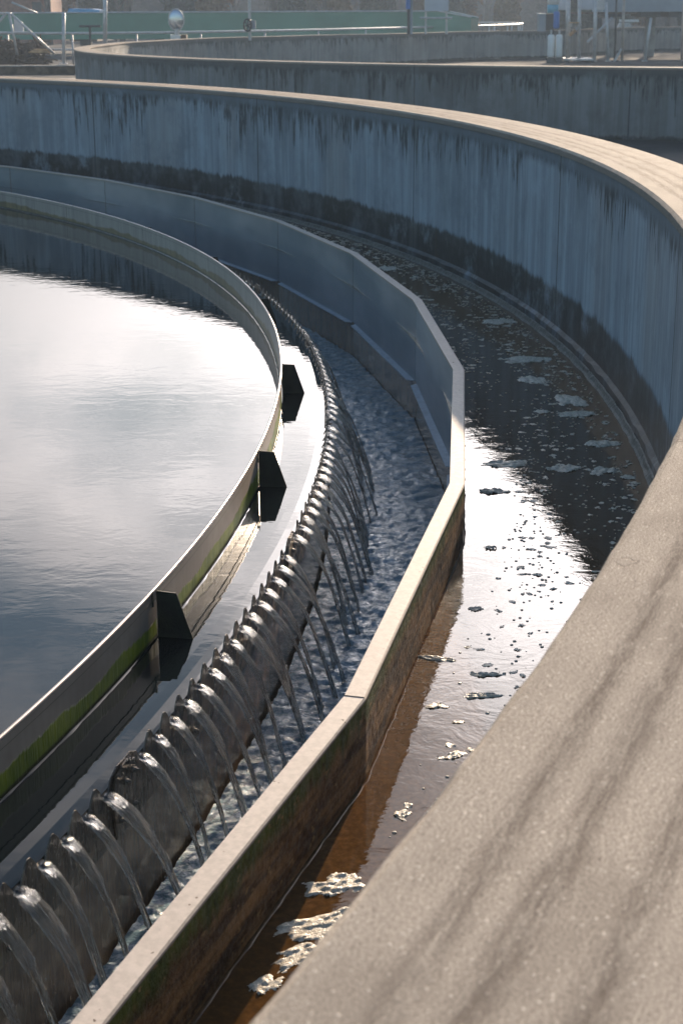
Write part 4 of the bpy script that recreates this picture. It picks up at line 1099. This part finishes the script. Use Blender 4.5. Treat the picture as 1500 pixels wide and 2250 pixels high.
mb = MB(); boxpx(mb, 1330, -120, 1620, 24, Yc + 4, 2.4); part(t_, mb, 'shell', M_grey)
for x0_, x1_ in ((1334, 1366), (1408, 1450), (1470, 1600)):
    mb = MB(); boxpx(mb, x0_, 24.5, x1_, 36, Yc + 4.1, 2.0); part(t_, mb, 'beam', M_dkst)
mb = MB(); boxpx(mb, 1240, 26, 1398, 29, Yc + 3.4, .3); part(t_, mb, 'runner', M_brown)
for x in (1345, 1429, 1540):
    mb = MB(); a = py(x, 36, Yc + 5); mb.box((a.x, Yc + 5, (a.z + ZG) / 2), (.3, .3, a.z - ZG)); part(t_, mb, 'pier', M_kerb)
t_ = thing_px('steel_trestle', 'pale steel trestle lit at one end, on the far rim under the container', 'trestle', 1380, 58, Yc + 2)
mb = MB(); boxpx(mb, 1362, 42, 1403, 47, Yc + 2, .2); part(t_, mb, 'top_bar', M_white)
mb = MB(); A = [py(1357, 59, Yc + 2), py(1389, 59, Yc + 2), py(1383, 49, Yc + 2), py(1362, 49, Yc + 2)]
mb.add(A + [p + Vector((0, .25, 0)) for p in A], [(0, 1, 2, 3), (7, 6, 5, 4), (0, 4, 5, 1), (1, 5, 6, 2), (2, 6, 7, 3), (3, 7, 4, 0)]); part(t_, mb, 'skirt', M_galv)
t_ = thing_px('shelf_board', 'short pale board fixed between the first scaffold posts', 'board', 1262, 49, Yc - .2)
mb = MB(); boxpx(mb, 1252, 47.6, 1272, 50, Yc - .3, .3); part(t_, mb, 'board', M_wood)
mb = MB(); boxpx(mb, 1252, 50.2, 1256, 58, Yc - .2, .1); part(t_, mb, 'bracket', M_galv)
t_ = thing_px('duckboard', 'low slatted platform at the feet of the scaffold posts', 'platform', 1272, 132, Yc - .5)
for i in range(5):
    mb = MB(); a = py(1240 + i * 2, 131 - i * 2.6, Yc - 1); b = py(1304 + i * 2, 131 - i * 2.6, Yc - 1)
    mb.box(((a.x + b.x) / 2, Yc - 1 + i * .35, zf + .09), (b.x - a.x, .22, .04)); part(t_, mb, 'slat', M_wood if i == 2 else M_galv)
for x in (1244, 1300):
    mb = MB(); a = py(x, 131, Yc - 1); mb.box((a.x, Yc - .3, zf + .035), (.1, 1.6, .07)); part(t_, mb, 'bearer', M_dkst)

# ---------------------------------------------------------------- trees
def bark(): return simple('bark', (0.085, 0.068, 0.058), 0.9, 0, 0.35, 3, 0.3)
M_bark = bark(); M_twig = simple('winter_twigs', (0.125, 0.095, 0.082), 0.9, 0, 0.35, 1.5, 0)
M_dry = simple('dry_leaves', (0.24, 0.155, 0.085), 0.85, 0, 0.4, 1.2, 0)
M_ever = simple('evergreen', (0.035, 0.055, 0.035), 0.85, 0, 0.4, 1.2, 0)
def tree_mesh(seed, H, leafy=False):
    rn_ = random.Random(seed); tr = MB(); cw = MB()
    def grow(mb, p, d, L, r, lev):
        n = 4; pts = [p.copy()]; rs = [r]; q = p.copy(); dd = d.copy()
        for i in range(n):
            dd = (dd + Vector((rn_.uniform(-.16, .16), rn_.uniform(-.16, .16), rn_.uniform(-.02, .13)))).normalized()
            q = q + dd * L / n; pts.append(q.copy()); rs.append(max(0.006, r * (1 - .55 * (i + 1) / n)))
        (tr if lev == 0 else cw).tube(pts, rs, 7 if lev == 0 else (5 if lev == 1 else 3), lev < 2)
        if lev >= 4: return
        kids = (9, 6, 6, 5)[lev]
        for k in range(kids):
            f = rn_.uniform(0.22 if lev else 0.18, 1.0); idx = min(n - 1, int(f * n)); b = pts[idx].lerp(pts[idx + 1], f * n - idx if f < 1 else 1)
            ax = Vector((rn_.uniform(-1, 1), rn_.uniform(-1, 1), rn_.uniform(.05, .8))).normalized()
            nd = (dd * .75 + ax).normalized()
            grow(cw, b, nd, L * rn_.uniform(.42, .68), max(.008, rs[idx] * .5), lev + 1)
    grow(tr, Vector((0, 0, 0)), Vector((0, 0, 1)), H * .62, H * .022, 0)
    if leafy:
        for i in range(9000):
            w = rn_.uniform(0, 2 * PI); z = rn_.random() ** .8; rr = H * .26 * (math.sin(PI * min(1, z * .92 + .1)) ** .6) * rn_.random() ** .4
            p = Vector((rr * math.cos(w), rr * math.sin(w), z * H * .95 + .1))
            if noise.noise(p * 0.9) < -0.22: continue
            a = Vector((rn_.uniform(-1, 1), rn_.uniform(-1, 1), rn_.uniform(-1, 1))).normalized() * rn_.uniform(.05, .11); b = a.orthogonal() * .7
            cw.add([p - a, p + b, p + a, p - b], [(0, 1, 2, 3)])
    return tr, cw
kinds = []
for s, H, leafy, m in ((1, 9.5, False, M_twig), (2, 8.0, False, M_twig), (3, 8.8, False, M_twig), (4, 4.2, True, M_dry), (5, 4.6, True, M_ever)):
    tr, cw = tree_mesh(s, H, leafy)
    a = bpy.data.meshes.new('trunk'); a.from_pydata([tuple(v) for v in tr.v], [], tr.f); a.materials.append(M_bark)
    b = bpy.data.meshes.new('crown'); b.from_pydata([tuple(v) for v in cw.v], [], cw.f); b.materials.append(m)
    kinds.append((a, b))
rn3 = random.Random(21)
words = ['bare winter tree in the hazy belt behind the green girder', 'low shrub with dry golden leaves in the hazy belt behind the girder', 'dull dark evergreen shrub in the hazy belt behind the girder']
def plant(kind, x, y, sc):
    a, b = kinds[kind]; w = 0 if kind < 3 else kind - 2
    o = empty(('bare_tree', 'dry_leaved_shrub', 'evergreen_shrub')[w], (x, y, ZG)); o.rotation_euler = (0, 0, rn3.uniform(0, 6.28)); o.scale = (sc, sc, sc)
    tag(o, words[w], ('tree', 'shrub', 'shrub')[w], ('bare trees beyond the works', 'dry leaved shrubs beyond the works', 'evergreen shrubs beyond the works')[w])
    for me, nm in ((a, 'trunk'), (b, 'crown')):
        c = bpy.data.objects.new(nm, me); col.objects.link(c); c.parent = o
for i in range(34): plant(rn3.choice((0, 1, 2)), -52 + i * 3.2 + rn3.uniform(-1.2, 1.2), rn3.uniform(92, 128), rn3.uniform(.8, 1.25))
for i in range(46): plant(rn3.choice((3, 4, 4)), -44 + i * 2.0 + rn3.uniform(-.7, .7), rn3.uniform(84, 100), rn3.uniform(.55, .95))
for i in range(8): plant(0 if i % 2 else 2, rn3.uniform(-22, 24), rn3.uniform(78, 88), rn3.uniform(.7, 1.0))
# brick outbuilding at the far left
t_ = thing_px('brick_shed', 'reddish brick shed in the haze at the upper left corner', 'building', 30, 60, 82)
mb = MB(); a = py(-190, 0, 82); b = py(105, 0, 82); mb.box(((a.x + b.x) / 2, 84, ZG + 1.4), (b.x - a.x, 4, 2.8)); part(t_, mb, 'wall', simple('brick', (0.26, 0.13, 0.09), .85, 0, .3, 6, .3))
mb = MB(); mb.prism([(-2.3, 0), (2.3, 0), (0, 1.2)], ((a.x + b.x) / 2, 84, ZG + 2.805), (0, 1, 0), (0, 0, 1), (1, 0, 0), b.x - a.x + .5); part(t_, mb, 'roof', simple('roof_tiles', (0.13, 0.08, 0.06), .8, 0, .3, 4, .3))
mb = MB(); boxpx(mb, 70, 3, 92, 36, 81.95, .03); part(t_, mb, 'window', M_dkst)

# ---------------------------------------------------------------- wooded rise behind everything
vs = []; fs = []; nx_, ny_ = 260, 40
for i in range(nx_ + 1):
    for k in range(ny_ + 1):
        x = -190 + 380 * i / nx_; y = 118 + 90 * (k / ny_) ** 1.3
        hgt = 10.5 * (1 - math.exp(-((k / ny_) * 4) ** 1.2)) + (2.2 * nz(x * 0.12, y * 0.12) + 1.4 * nz(x * 0.5, y * 0.5, 2) + 0.9 * nz(x * 1.6, y * 1.6, 4)) * min(1, k / 3)
        vs.append((x, y, ZG - 0.3 + hgt))
for i in range(nx_):
    for k in range(ny_):
        a = i * (ny_ + 1) + k; fs.append((a, a + ny_ + 1, a + ny_ + 2, a + 1))
t = MT('winter_wood'); o = t.obj()
c = t.mix(t.ramp(t.noise(o, 0.5, 8, 0.75), 0.35, 0.65), (0.05, 0.042, 0.036), (0.15, 0.115, 0.09))
c = t.mix(t.math('MULTIPLY', t.ramp(t.noise(t.scale(o, (3, 3, 0.25)), 1, 6, 0.7), 0.52, 0.66), 0.7), c, (0.19, 0.17, 0.155))
t.set(Base_Color=c, Roughness=0.95, Normal=t.bump(t.noise(o, 1.5, 8, 0.8), 1.0, 0.6))
tag(mesh_obj('wooded_hill', vs, fs, t.m, None, None, True), kind='structure')

# ---------------------------------------------------------------- haze
t = MT('thin_haze'); t.nt.nodes.remove(t.p)
vp = t.n('ShaderNodeVolumePrincipled'); vp.inputs['Density'].default_value = HAZE; vp.inputs['Color'].default_value = (0.60, 0.78, 1.0, 1); vp.inputs['Anisotropy'].default_value = 0.3
t.L(vp.outputs[0], t.out.inputs['Volume'])
b = MB(); b.box((CX, CY, 6.5), (840, 840, 20.0))
hz = b.build('haze', t.m); tag(hz, kind='stuff')
